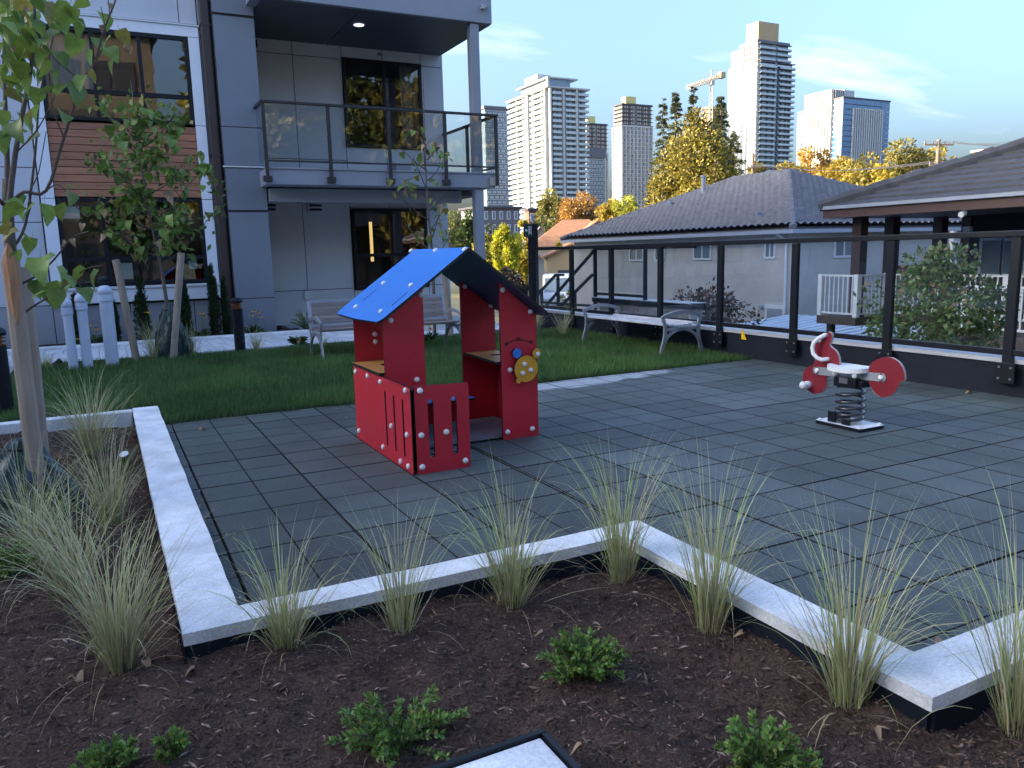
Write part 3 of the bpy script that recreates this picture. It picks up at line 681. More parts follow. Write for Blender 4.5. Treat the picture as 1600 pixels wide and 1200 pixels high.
b = MB(); b.box((2.78, 14.525, 3.045), (7.21, 14.56, 3.075)).box((7.215, 14.60, 3.045), (7.25, 17.2, 3.075)); b.build('bottom_rail', 'rail_bronze', bal)
for a, c in zip(px[:-1], px[1:]):
    g = MB(); g.box((a+.032, 14.537, 3.079), (c-.032, 14.547, 4.03)); g.build('glass_panel', 'rail_glass', bal)
for ya, yb in ((14.61, 15.9), (15.96, 17.18)):
    g = MB(); g.box((7.228, ya, 3.079), (7.238, yb, 4.03)); g.build('glass_panel', 'rail_glass', bal)
g = MB(); g.box((2.745, 14.60, 3.079), (2.755, 15.18, 4.03)); g.build('glass_panel', 'rail_glass', bal)
b = MB(); b.box((7.205, 15.9, 2.96), (7.26, 15.955, 4.03)); b.build('rail_post', 'rail_bronze', bal)
# roofed overhang above the balcony
ov = MB(); ov.box((2.72, 14.60, 5.775), (7.24, 17.2, 6.5)); ov = ov.build('overhang', 'fascia', bld, bevel=.004)
bd = MB(); yy = 14.62
while yy < 17.15:
    bd.box((2.9, yy, 5.757), (4.60, yy+.092, 5.773)); bd.box((4.63, yy, 5.757), (7.22, yy+.092, 5.773)); yy += .1
o = bd.build('soffit_boards', 'soffit', ov); tag(o, kind='stuff')
b = MB(); c0 = gy(557, 45, 15.5); b.lathe([(.085, 5.742), (.10, 5.745), (.10, 5.7565)], (4.86, 15.55, 0), 20); b.build('downlight', 'lamp_disc', ov)
b = MB(); b.box((7.0, 14.53, 6.02), (7.1, 14.60, 6.10)); b.tube([(7.05, 14.53, 6.03), (7.05, 14.45, 6.0)], .035, 8); b.build('camera', 'grey_metal', ov)

# unseen dark house added behind the viewpoint to dim the low window reflections
b = MB(); b.box((9, -34, -3.05), (44, -24, 3.6)); b.add([(8.5, -34.5, 3.6), (44.5, -34.5, 3.6), (44.5, -23.5, 3.6), (8.5, -23.5, 3.6), (13, -29, 6.2), (40, -29, 6.2)], [(0, 1, 5, 4), (1, 2, 5), (2, 3, 4, 5), (3, 0, 4), (3, 2, 1, 0)]); tag(b.build('added_row_house', 'brown_wood'), 'long dark row house added out of view to darken the lower window reflections', 'house')
# wing across the courtyard, behind the viewpoint: it shows in the window reflections
wing = thing('courtyard_wing', 'tan apartment wing mirrored in the upper bay windows', 'building', (-16, -18, 0))
b = MB(); b.box((-34, -29, -.2), (3.4, -15, 12.6)); b.build('wall', 'wing_wall', wing)
b = MB(); b.box((-34.3, -29.3, 12.6), (3.7, -14.6, 12.9)); b.build('roof', 'tw_grey', wing)
for fl in range(4):
    z0 = .9+fl*2.95
    for i in range(14):
        x0 = -31.5+i*2.45
        q = MB(); q.box((x0, -15.02, z0), (x0+1.0, -14.95, z0+1.5)).box((x0+1.15, -15.02, z0), (x0+2.1, -14.95, z0+1.5)); q.build('window', 'tw_dark', wing)
    for i in range(4):
        x0 = -28+i*7.2
        q = MB(); q.box((x0, -14.95, z0-.95), (x0+3.4, -13.4, z0-.75)); s = q.build('balcony', 'brown_fascia', wing)
        q = MB(); q.box((x0, -13.44, z0-.75), (x0+3.4, -13.4, z0+.25)); q.build('guard', 'brown_wood', s)
# ------------------------------------------------------------------ playhouse
PX0, PX1, PYF, PYB, PYP = 1.645, 2.832, 5.10, 5.80, 4.56
RX, RZ, EX0, EZ0, EX1, EZ1 = 2.235, 1.415, 1.570, .945, 2.862, .925
house = thing('playhouse', 'red toddler playhouse with blue gable roof and white bolt caps', 'playhouse', (2.2, 5.2, 0))
TH = .019
capm = MB(); capm.lathe([(.0195, 0), (.0195, .005), (.0165, .0125), (.009, .0165), (.0015, .0175)], n=14); cap_me = capm.mesh('bolt_cap', 'cap_white', smooth=True)
def bolt(p, nrm, parent=house, s=1.):
    q = Vector(nrm).to_track_quat('Z', 'Y').to_euler(); pp = Vector(p)-org(parent)
    return link('bolt_cap', cap_me, parent, pp, q, (s, s, s))
def front(Y): return lambda u, v, w: (u, Y+w, v)
def left(X): return lambda u, v, w: (X+w, -u, v)
def right(X): return lambda u, v, w: (X-w, u, v)
def zl(x): return EZ0+(RZ-EZ0)/(RX-EX0)*(x-EX0)-.028
def zr(x): return EZ1+(RZ-EZ1)/(EX1-RX)*(EX1-x)-.028
HP = ['hpl_red', 'hpl_core']
def hp(nm, loops, fr, mats=HP, th=TH, parent=house):
    q = MB(); q.plate(loops, fr, 0, th, 0, 1); return q.build(nm, mats, parent, bevel=.0025, seg=2)
for Y in (PYF, PYB):
    hp('pillar_panel', [[(PX0+.006, .0), (1.94, .0), (1.94, zl(1.94)), (PX0+.006, zl(PX0))]], front(Y))
    hp('pillar_panel', [[(2.533, .0), (PX1-.004, .0), (PX1-.004, zr(PX1)), (2.533, zr(2.533))]], front(Y))
# side walls with slots, forward counter panel
s3 = [slot(-yc-.014, -yc+.014, .085, .468) for yc in (5.062, 4.885, 4.712)]
hp('side_panel', [rounded([(-PYB+.0, 0), (-PYP-.004, 0), (-PYP-.004, .557), (-PYB, .557)], .02)]+s3, left(PX0-.018))
hp('side_panel', [rounded([(PYF+.024, 0), (PYB-.004, 0), (PYB-.004, .557), (PYF+.024, .557)], .01)], right(PX1+.012))
hp('counter_panel', [rounded([(PX0+.008, 0), (2.022, 0), (2.022, .558), (PX0+.008, .568)], .02)]+[slot(1.758-.019, 1.758+.019, .098, .474), slot(1.9175-.019, 1.9175+.019, .098, .478)], front(PYP))
hp('counter_panel', [rounded([(1.70, 0), (2.5, 0), (2.5, .22), (1.70, .22)], .02)], front(PYB+.025))
b = MB(); b.box((PX0-.012, PYP+.004, .004), (PX0+.003, PYP+.018, .55)); b.build('corner_strip', 'hpl_core', house)
# orange shelves, blue seat, floor
def horiz(nm, L, z, mats, th=.016):
    q = MB(); q.plate(L, lambda u, v, w: (u, v, z-w), 0, th, 0, 1); return q.build(nm, mats, house, bevel=.002)
hole = [(1.80+.045*math.cos(-t), 5.52+.06*math.sin(-t)) for t in [k*math.pi/8 for k in range(16)]]
horiz('shelf', [[(PX0-.03, 5.125), (1.95, 5.125), (1.95, 5.795), (PX0-.03, 5.795)], hole], .582, ['hpl_orange', 'hpl_core'])
hole2 = [(2.69+.05*math.cos(-t), 5.5+.035*math.sin(-t)) for t in [k*math.pi/8 for k in range(16)]]
horiz('shelf', [[(2.50, 5.125), (PX1-.012, 5.125), (PX1-.012, 5.795), (2.55, 5.795)], hole2], .584, ['hpl_orange', 'hpl_core'])
horiz('seat', [rounded([(1.67, 5.50), (2.50, 5.50), (2.50, 5.79), (1.67, 5.79)], .03)], .262, ['hpl_blue', 'hpl_core'])
hp('seat_leg', [[(5.53, .03), (5.76, .03), (5.76, .245), (5.53, .245)]], right(2.30), ['hpl_blue', 'hpl_core'])
horiz('floor_panel', [[(1.69, PYF+.03), (2.79, PYF+.03), (2.79, 5.78), (1.69, 5.78)]], .034, ['hpl_floor', 'hpl_floor'], .018)
# roof: two slabs
def slope_frame(p_ridge, p_eave, up):
    a = Vector(p_ridge); e = (Vector(p_eave)-a); L = e.length; e.normalize(); y = Vector((0, 1, 0)); nrm = y.cross(e) if up else e.cross(y)
    if nrm.z < 0: nrm = -nrm
    return a, e, nrm, L
RY0, RY1 = 4.945, 6.0
aL, eL, nL, LL = slope_frame((RX, 0, RZ), (EX0, 0, EZ0), True)
aR, eR, nR, LR = slope_frame((RX, 0, RZ), (EX1, 0, EZ1), False)
def roofpt(px, py):
    d = ray(px, py); t = (Vector((RX, 5, RZ))-CAM).dot(nL)/d.dot(nL); return CAM+d*t
def slab(a, e, nrm, L, loops, mats):
    # u = distance down the slope, v = y ; keep faces outward
    fr = lambda u, v, w: tuple(a+e*u+Vector((0, v, 0))-nrm*w)
    flip = e.cross(Vector((0, 1, 0))).dot(nrm) < 0
    q = MB()
    if flip:
        fr2 = lambda u, v, w: tuple(a+e*u+Vector((0, -v, 0))-nrm*w); loops = [[(u, -v) for u, v in Lp] for Lp in loops]; q.plate(loops, fr2, 0, TH, 0, 1, 2)
    else: q.plate(loops, fr, 0, TH, 0, 1, 2)
    return q.build('roof_panel', mats, house, bevel=.0025)
def rslot(za, zb):    # slots cut along the slope, from the two pixels of each end
    A, B = roofpt(*za), roofpt(*zb); ua, ub = (A-aL).dot(eL), (B-aL).dot(eL); y = (A.y+B.y)/2
    u0, u1 = min(ua, ub), max(ua, ub); return [(u0, y-.007), (u0, y+.007), (u1, y+.007), (u1, y-.007)]
eo = rounded([(0, RY0), (LL, RY0), (LL+.012, (RY0+RY1)/2), (LL, RY1), (0, RY1)], .07, 5)
eo = [(0, RY0)]+[p for p in eo if p[0] > .1]+[(0, RY1)]
z1 = lambda x, y: (520+x/4.444, 370+y/4.444)
slab(aL, eL, nL, LL, [eo, rslot(z1(210, 440), z1(305, 365)), rslot(z1(410, 475), z1(520, 385))], ['hpl_blue', 'hpl_core', 'hpl_blue_back'])
eo2 = [(.012, RY0)]+[p for p in rounded([(0, RY0), (LR, RY0), (LR, RY1), (0, RY1)], .07, 5) if p[0] > .1]+[(.012, RY1)]
slab(aR, eR, nR, LR, [eo2], ['hpl_blue', 'hpl_core', 'hpl_blue_back'])
for q in ((545, 100), (715, 97), (918, 90), (355, 324), (545, 339), (163, 489), (335, 521)): bolt(roofpt(*z1(*q)), nL)
bolt(aR+eR*.045+Vector((0, 5.02, 0)), nR); bolt(aR+eR*.045+Vector((0, 5.85, 0)), nR)
for yy in (5.03, 5.86):
    for uu in (.33, .62): bolt(aR+eR*uu+Vector((0, yy, 0)), nR)
z2 = lambda x, y: (530+x/4.706, 540+y/4.706)
for q in ((125, 190), (212, 224), (305, 267), (490, 331), (150, 626), (387, 591), (328, 746), (502, 656), (456, 851), (513, 888)): bolt(gx(*z2(*q), PX0-.018), (-1, 0, 0))
for q in ((592, 332), (603, 660), (610, 893), (787, 635), (927, 845)): bolt(gy(*z2(*q), PYP), (0, -1, 0))
for q in ((570, 250), (1237, 635), (1420, 610), (1255, 180)): bolt(gy(*z2(*q), PYF), (0, -1, 0))
for q in ((612, 402), (402, 580), (1178, 370), (1370, 520)): bolt(gy(*z1(*q), PYF), (0, -1, 0))
for q in ((292, 675), (295, 728), (915, 345), (1095, 478)): bolt(gy(*z1(*q), PYB), (0, -1, 0))
for p in ((2.812, 5.35, .3), (2.812, 5.3, .06), (2.812, 5.45, .07)): bolt(p, (-1, 0, 0))
# play disc: yellow head with one ear, turning wheel behind it, engraved line above
bc, be = gy(822, 576, 5.06), gy(838, 552, 5.06)
R_ = .098; pts = []
for k in range(48):
    t = 2*math.pi*k/48; d = Vector((math.cos(t), math.sin(t))); rr = R_
    pts.append((bc.x+d.x*rr, bc.z+d.y*rr))
hp('play_disc', [pts], front(5.056), ['hpl_yellow', 'hpl_core'], .015)
hp('play_disc_ear', [circle((be.x, be.z), .036, 22)], front(5.058), ['hpl_yellow', 'hpl_core'], .0125)
hp('play_disc_ear', [circle((bc.x-.066, bc.z-.083), .022, 18)], front(5.058), ['hpl_yellow', 'hpl_core'], .0125)
gcn = gy(808, 552, 5.075)
hp('play_wheel', [circle((gcn.x, gcn.z), .037, 22)], front(5.075), ['hpl_blue', 'hpl_core'], .014)
for q in ((1330, 886), (1373, 926), (1318, 948), (1422, 815)): bolt(gy(*z1(*q), 5.056), (0, -1, 0), s=.95)
arc = [gy(*z1(*q), PYF-.002) for q in ((1205, 745), (1230, 730), (1262, 719), (1290, 715), (1320, 717), (1350, 723), (1377, 731))]
q = MB(); q.tube(arc, .0035, 6)
for c in (arc[0], gy(*z1(1290, 708), PYF-.002), arc[-1]): q.tube([c+Vector((0, .004, 0)), c-Vector((0, .003, 0))], .0125, 14)
q.build('engraving', 'hpl_core', house)

# ------------------------------------------------------------------ spring rider
rider = thing('spring_rider', 'small red spring rider with white seat and pale handles', 'spring rider', (4.97, 4.05, 0))
RXp = 4.97; z3 = lambda x, y: (1200+x/5.714, 490+y/5.714)
def rp(x, y, X=RXp): return gx(*z3(x, y), X)
def rplate(nm, outline, X, th, mats):
    L = [rp(*q, X) for q in outline]; L = [(-p.y, p.z) for p in L]
    sm = []
    for i in range(len(L)):          # one Chaikin pass softens the traced outline
        a, c = L[i], L[(i+1) % len(L)]; sm += [(a[0]*.75+c[0]*.25, a[1]*.75+c[1]*.25), (a[0]*.25+c[0]*.75, a[1]*.25+c[1]*.75)]
    area = sum(sm[i][0]*sm[(i+1) % len(sm)][1]-sm[(i+1) % len(sm)][0]*sm[i][1] for i in range(len(sm)))
    if area < 0: sm = sm[::-1]
    q = MB(); q.plate([sm], left(X), 0, th, 0, 1); return q.build(nm, mats, rider, bevel=.002)
FR = [(404, 290), (440, 268), (462, 262), (478, 235), (495, 190), (512, 170), (540, 160), (566, 176), (574, 205), (566, 240), (546, 278), (565, 302), (602, 326), (630, 375), (640, 440), (636, 490), (560, 500), (522, 560), (527, 610), (515, 660), (480, 705), (430, 720), (380, 705), (338, 670), (315, 620), (308, 560), (325, 505), (365, 470), (415, 455), (412, 430), (432, 402), (418, 380), (397, 345)]
RR = [(905, 462), (950, 420), (1010, 393), (1080, 388), (1140, 408), (1190, 455), (1216, 520), (1224, 602), (1178, 605), (1165, 650), (1130, 700), (1080, 742), (1020, 748), (960, 718), (915, 655), (896, 590), (892, 520)]
rplate('front_panel', FR, RXp-.009, .018, ['rider_red', 'core_pale']); rplate('rear_panel', RR, RXp-.009, .018, ['rider_red', 'core_pale'])
for X, in ((RXp-.016,), (RXp+.011,)):
    A, B_ = rp(430, 508, X), rp(1020, 572, X)
    for a, c in ((A, rp(640, 532, X)), (rp(830, 552, X), B_)):
        q = MB(); q.bar(a, c, .006, .062); q.tube([a-Vector((.003, 0, 0)), a+Vector((.003, 0, 0))], .031, 16) if a is A else q.tube([c-Vector((.003, 0, 0)), c+Vector((.003, 0, 0))], .031, 16)
        q.build('side_bar', 'grey_metal', rider)
cy = (rp(615, 800).y+rp(855, 800).y)/2; zt = rp(740, 650).z; zseat = rp(760, 480).z
q = MB(); q.box((RXp-.075, cy-.10, zt), (RXp+.075, cy+.10, zt+.075)); q.box((RXp-.05, cy-.14, zt+.01), (RXp+.05, cy-.10, zt+.06)); q.build('top_clamp', 'black_metal', rider, bevel=.008)
q = MB(); q.box((RXp-.0785, cy-.03, zt+.03), (RXp-.0755, cy+.045, zt+.072)); q.build('maker_plate', 'steel', rider)
for c in ((440, 508), (598, 530), (775, 555), (1010, 572)): bolt(rp(*c, RXp-.02) if c[0] in (440, 1010) else rp(*c, RXp-.078), (-1, 0, 0), rider, 1.05)
def sup(a, c, n=28, e=2.6): return [(a*abs(math.cos(t))**(2/e)*math.copysign(1, math.cos(t)), c*abs(math.sin(t))**(2/e)*math.copysign(1, math.sin(t))) for t in [2*math.pi*k/n for k in range(n)]]
ys0, ys1 = rp(575, 470).y, rp(905, 470).y; ymid = (ys0+ys1)/2
q = MB(); q.plate([[(RXp+u, ymid+v) for u, v in sup(.125, abs(ys0-ys1)/2+.005)]], lambda u, v, w: (u, v, zseat-w+.35*(v-ymid)**2), 0, .03, 0, 0); q.build('seat', 'plate_white', rider, bevel=.006, seg=3)
zb = .035; n = 150; turns = 5.2
hel = []
for k in range(n+1):
    t = k/n; zz_ = zb+.012+(zt-zb-.02)*(t**1.25 if t < .99 else t); a = 2*math.pi*turns*t+.6; hel.append((RXp+.098*math.cos(a), cy+.098*math.sin(a), zz_))
q = MB(); q.tube(hel, .0125, 8); q.build('spring', 'spring_steel', rider, smooth=True)
q = MB(); q.box((RXp-.112, cy+.04, .03), (RXp-.09, cy+.11, .115)); q.box((RXp-.115, cy-.09, .03), (RXp-.09, cy-.02, .075)); q.build('spring_clamp', 'black_metal', rider, bevel=.004)
q = MB(); q.plate([rounded([(RXp-.14, cy-.21), (RXp+.14, cy-.21), (RXp+.14, cy+.21), (RXp-.14, cy+.21)], .03)], lambda u, v, w: (u, v, .028-w), 0, .024, 0, 1); q.build('base_plate', ['plate_white', 'black_metal'], rider, bevel=.003)
for sx in (-1, 1):
    for sy in (-1, 1): bolt((RXp+sx*.11, cy+sy*.18, .028), (0, 0, 1), rider, .9)
for sgn in (-1, 1):                  # ring handles on both sides, foot rests
    off = RXp+sgn*.055
    hp_ = [(528, 190), (492, 215), (462, 255), (455, 300), (465, 350), (490, 390), (520, 408), (545, 405)]
    P = [rp(*c, RXp) for c in hp_]; N = len(P)
    pth = [P[0]]+[p+Vector((sgn*.075*math.sin(math.pi*(i+1)/(N+1)), 0, 0)) for i, p in enumerate(P)]+[P[-1]]
    q = MB(); q.tube(pth, .0165, 10); q.build('handle', 'plate_white', rider, smooth=True)
    f = rp(375, 632, RXp); q = MB(); q.tube([f, f+Vector((sgn*.04, 0, 0)), f+Vector((sgn*.045, 0, 0)), f+Vector((sgn*.085, 0, 0)), f+Vector((sgn*.098, 0, 0))], [.030, .030, .026, .032, .022], 12); q.build('foot_rest', 'plate_white', rider, smooth=True)

# ------------------------------------------------------------------ benches
def end_frame(back):
    """bench end in the local x-z plane: two curved legs, inner arch, arched arm"""
    q = MB(); T = .028
    def strip(pts, w=.045):
        for a, c in zip(pts[:-1], pts[1:]):
            d = (Vector(c)-Vector(a)).normalized()*.006
            q.bar(Vector(a)-d, Vector(c)+d, T, w, up=Vector((0, 1, 0)).cross(d.normalized()))
    for s in (-1, 1):
        strip([(s*.335, 0, 0), (s*.325, 0, .08), (s*.295, 0, .17), (s*.272, 0, .26), (s*.268, 0, .37)])
        strip([(s*.268, 0, .37), (s*.285, 0, .44), (s*.315, 0, .505)], .04)
    strip([(.31*math.cos(t), 0, .07+.275*math.sin(t)) for t in [math.pi*(.06+.88*k/14) for k in range(15)]], .035)
    strip([(-.315+.63*k/14, 0, .505+.062*math.sin(math.pi*k/14)) for k in range(15)], .045)
    strip([(-.27, 0, .352), (.27, 0, .352)], .04)
    return q
def slat_bench(name, label, loc, rz, L, back):
    t = thing(name, label, 'bench', loc, rz=rz)
    ef = end_frame(back); me = ef.mesh('end_frame', 'grey_metal')
    for y in (-L/2, L/2): link('end_frame', me, t, (0, y, 0))
    w = .066; s = MB(); s.box((-w/2, -L/2+.02, 0), (w/2, L/2-.02, .024)); sm = s.mesh('slat', 'slat_grey' if not back else 'slat_wood')
    for k in range(7):
        x = -.232+k*.0773; link('slat', sm, t, (x, 0, .374+.028*((k-3)/3)**2), (0, -.0 + (k-3)*.03, 0))
    if back:
        xb0, xb1, z0, z1 = .27, .36, .44, .765
        f = MB()
        for y in (-L/2+.015, L/2-.015): f.bar((xb0, y, z0-.07), (xb1, y, z1), .04, .035)
        f.bar((xb0+.01, -L/2, z0), (xb0+.01, L/2, z0), .03, .04); f.bar((xb1, -L/2, z1), (xb1, L/2, z1), .03, .04); f.build_local = None
        me = f.mesh('back_frame', 'gutter'); link('back_frame', me, t)
        n = 5
        for k in range(n):
            u = (k+.5)/n; x = lerp(xb0+.01, xb1, u*.9+.06); z = lerp(z0+.02, z1-.02, u)
            q = MB(); q.bar((0, -L/2+.035, 0), (0, L/2-.035, 0), .02, .051); link('back_slat', q.mesh('back_slat', 'slat_wood'), t, (x, 0, z), (0, .26, 0))
    return t
slat_bench('bench', 'backless grey slatted bench with arched ends along the glass guard', (6.62, 8.98, -.005), 0, 1.86, False)
slat_bench('bench', 'grey metal bench with framed wooden backrest facing the playhouse', (3.52, 10.68, .0), rad(90), 2.03, True)

# ------------------------------------------------------------------ bollard lights, vent pipes, ground spots
def bollard(x, y, h, label):
    t = thing('bollard_light', label, 'bollard', (x, y, -.02), 'bollard lights along the walk')
    q = MB(); q.lathe([(.10, 0), (.10, .012), (.078, .02), (.078, h-.17)], (x, y, -.02), 24); q.build('post', 'black_metal', t, smooth=False)
    q = MB(); q.lathe([(.05, h-.175), (.05, h-.07)], (x, y, -.02), 20); q.build('lamp_core', 'copper', t)
    for k in range(3):
        q = MB(); z = h-.165+k*.032; q.lathe([(.082, z), (.085, z+.006), (.056, z+.014)], (x, y, -.02), 24); q.build('louver', 'copper', t)
    q = MB(); q.lathe([(.084, h-.075), (.092, h-.06), (.088, h-.03), (.06, h-.006), (.01, h)], (x, y, -.02), 24); q.build('cap', 'black_metal', t, smooth=True)
bollard(1.76, 12.40, .83, 'black bollard light with copper louvers in front of the downspout')
bollard(-.905, 8.45, .84, 'black bollard light standing beside the staked tree trunk')
def pipe(x, y, r, h, bend, label):
    t = thing('vent_pipe', label, 'pipe', (x, y, -.05), 'pale vent pipes standing in the lawn edge')
    q = MB(); q.tube([(x, y, -.05), (x, y, h-.12)], r, 20); q.build('pipe', 'pvc', t, smooth=False)
    q = MB(); q.lathe([(r+.009, h-.20), (r+.011, h-.195), (r+.011, h-.115), (r+.003, h-.11)], (x, y, 0), 22); q.build('collar', 'pvc', t)
    q = MB(); R2 = r+.008; q.lathe([(R2, h-.125), (R2, h-.06), (R2*.94, h-.035), (R2*.78, h-.012), (R2*.5, h+.004), (R2*.12, h+.01)], (x, y, 0), 22); q.build('cap', 'pvc', t, smooth=True)
pipe(-.43, 11.55, .058, .93, .05, 'thin pale blue vent pipe farthest from the staked tree')
pipe(-.266, 11.56, .062, .98, .05, 'middle pale blue vent pipe of the row of three')
pipe(.022, 11.70, .083, 1.07, .075, 'thickest pale blue vent pipe, nearest the staked tree')
def spot(p, aim, label):
    t = thing('ground_spotlight', label, 'spotlight', p, 'small black spotlights in the planting')
    p = Vector(p); d = Vector(aim).normalized(); c = p+Vector((0, 0, .085))
    q = MB(); q.tube([p-Vector((0, 0, .05)), c], .010, 8); q.build('spike', 'black_metal', t)
    q = MB(); q.tube([c-d*.05, c-d*.045, c+d*.045], [.024, .034, .036], 14); q.build('housing', 'black_metal', t)
    q = MB(); q.tube([c+d*.0455, c+d*.047], .031, 14); q.build('lens', 'trim_white', t)
spot(gz(199, 735, -.08), (-.2, -.35, .75), 'small black spotlight in the mulch beside the long curb')
spot((-.62, 11.95, 0), (.8, .3, .6), 'small black spotlight by the walk beside the vent pipes')
# ------------------------------------------------------------------ foliage tools
def leaf_cloud(name, P, D, L, W, cols, mat='leaf', parent=None, loc=(0, 0, 0), seed=0, fold=.25):
    """folded diamond leaves: P base points, D unit directions"""
    r = np.random.default_rng(seed); n = len(P); up = r.normal(size=(n, 3)); s = np.cross(D, up); s /= np.linalg.norm(s, axis=1)[:, None]+1e-9; u = np.cross(s, D)
    L = np.asarray(L)[:, None]; W = np.asarray(W)[:, None]
    V = np.stack([P, P+D*L*.45+s*W/2+u*W*fold, P+D*L, P+D*L*.45-s*W/2+u*W*fold], 1).reshape(-1, 3)-np.array(org(parent) if parent is not None else (0, 0, 0))-np.array(loc)
    o = np.arange(n)*4; F = np.concatenate([np.stack([o, o+1, o+2], 1), np.stack([o, o+2, o+3], 1)])
    return np_mesh(name, V, F, mat, parent, np.repeat(cols, 4, 0), loc)
def unit(a): return a/(np.linalg.norm(a, axis=1)[:, None]+1e-9)
def hue(r, n, base, v=.35, tint=None, p=0.):
    c = np.array(base)[None]*(1-v+2*v*r.random((n, 1)))
    if tint is not None: k = r.random(n) < p; c[k] = np.array(tint)[None]*(.7+.6*r.random((k.sum(), 1)))
    return c
# heart-shaped leaf, unit length
def heart(bend, fold):
    xs = [-.03, .16, .40, .66, .86, 1.0]; ws = [0, .36, .43, .30, .13, 0]; v = []; f = []
    zz_ = lambda x, w: -bend*x*x+fold*abs(w)
    for x, w in zip(xs, ws): v.append((x, 0, zz_(x, 0)))
    lft = []; rgt = []
    for i in range(1, 5):
        x = xs[i]-(.17 if i == 1 else .03); lft.append(len(v)); v.append((x, ws[i], zz_(x, ws[i])-.05*math.sin(i*2))); rgt.append(len(v)); v.append((x, -ws[i], zz_(x, ws[i])+.04*math.sin(i*3)))
    f += [(0, 1, lft[0]), (0, rgt[0], 1)]
    for i in range(3): f += [(i+1, i+2, lft[i+1], lft[i]), (i+1, rgt[i], rgt[i+1], i+2)]
    f += [(4, 5, lft[3]), (4, rgt[3], 5)]
    # petiole
    k = len(v); v += [(-.03, .012, 0), (-.03, -.012, 0), (-.40, .008, .10), (-.40, -.008, .10)]; f += [(k, k+2, k+3, k+1)]
    return v, f
LEAF = {}
for mt in ('leaf_green', 'leaf_yellowing', 'leaf_dry'):
    LEAF[mt] = []
    for bd_, fo in ((.18, .18), (.35, .28), (.08, .12), (.5, .4)) if mt != 'leaf_dry' else ((.6, .8), (.9, .6)):
        q = MB(); q.add(*heart(bd_, fo)); LEAF[mt].append(q.mesh('leaf', mt, smooth=True))
def put_leaf(parent, p, size, rr, mt='leaf_green', yaw=None, pitch=None):
    me = rr.choice(LEAF[mt]); yaw = rr.uniform(0, 6.28) if yaw is None else yaw; pitch = rr.uniform(.2, 1.25) if pitch is None else pitch
    return link('leaf', me, parent, Vector(p)-org(parent), (rr.uniform(-.6, .6), pitch, yaw), (size,)*3)
def smoothpath(pts, k=3):
    P = [Vector(p) for p in pts]; out = []
    for i in range(len(P)-1):
        p0, p1, p2, p3 = P[max(i-1, 0)], P[i], P[i+1], P[min(i+2, len(P)-1)]
        for j in range(k):
            t = j/k; out.append(.5*((2*p1)+(p2-p0)*t+(2*p0-5*p1+4*p2-p3)*t*t+(-p0+3*p1-3*p2+p3)*t**3))
    return out+[P[-1]]
def taper(n, a, c): return [lerp(a, c, i/(n-1)) for i in range(n)]

# ------------------------------------------------------------------ near staked tree
rr = random.Random(11)
tr = thing('young_tree', 'young heart-leaved tree tied between two wooden stakes in the mulch bed', 'tree', (-.49, 5.32, -.1))
YT_ = 5.32
tp = smoothpath([(-.485, YT_, -.12), gy(42, 640, YT_), gy(25, 470, YT_), gy(14, 360, YT_), gy(12, 280, YT_)])
b = MB(); b.tube(tp, taper(len(tp), .036, .027), 10); trunk = b.build('trunk', 'bark', tr, smooth=True)
crown = bpy.data.objects.new('crown', None); COL.objects.link(crown); crown.parent = tr; ORG[crown] = Vector(org(tr))
stems = [([(13, 330), (24, 240), (44, 130), (54, 60), (52, -40)], 5.3, 5.1, .017), ([(14, 320), (38, 300), (72, 298), (100, 215), (129, 128), (148, 98), (163, 45), (182, -5), (192, -60)], 5.3, 4.9, .0105),
         ([(12, 300), (10, 200), (6, 90), (12, -40)], 5.32, 5.45, .016), ([(18, 390), (40, 350), (55, 240), (62, 150), (80, 70), (95, -20)], 5.3, 5.5, .009),
         ([(20, 450), (55, 432), (85, 405), (112, 372), (138, 362)], 5.28, 4.95, .0075), ([(26, 500), (50, 480), (80, 462), (110, 440), (135, 420), (160, 415)], 5.28, 4.8, .0065),
         ([(40, 345), (48, 320), (46, 300), (60, 270), (72, 205)], 5.3, 5.15, .006), ([(100, 215), (80, 160), (78, 90), (84, 60)], 5.2, 5.3, .005), ([(72, 298), (95, 290), (130, 335), (150, 330), (180, 305)], 5.2, 5.0, .004),
         ([(129, 128), (100, 105), (82, 88)], 5.05, 5.0, .004), ([(148, 98), (165, 60), (158, 10)], 5.0, 4.9, .004), ([(24, 240), (60, 200), (85, 150)], 5.25, 5.1, .005), ([(5, 320), (-20, 280), (-40, 200)], 5.3, 5.2, .01)]
for pts, ya, yb, rs in stems:
    P = [gy(x, y, lerp(ya, yb, i/(len(pts)-1))) for i, (x, y) in enumerate(pts)]; P = smoothpath(P, 4)
    b = MB(); b.tube(P, taper(len(P), rs, max(rs*.35, .0018)), 7); b.build('branch', 'twig' if rs < .012 else 'bark', tr, smooth=True)
za = lambda x, y: (x/6.67, 300+y/6.67); zc = lambda x, y: (x/6.67, y/6.67)
big = [za(*q)+(s,) for q, s in (((420, 690), .155), ((560, 650), .135), ((870, 785), .125), ((1020, 815), .13), ((690, 960), .14), ((500, 950), .13), ((590, 1010), .12), ((850, 1000), .11), ((380, 920), .1), ((170, 620), .12), ((20, 345), .12), ((250, 440), .10), ((190, 410), .11), ((330, 480), .1), ((230, 150), .12), ((350, 120), .12), ((470, 130), .12), ((620, 130), .11), ((740, 10), .1), ((270, 50), .11), ((90, 90), .1), ((690, 860), .11), ((600, 780), .1), ((470, 1030), .1), ((760, 900), .11))]
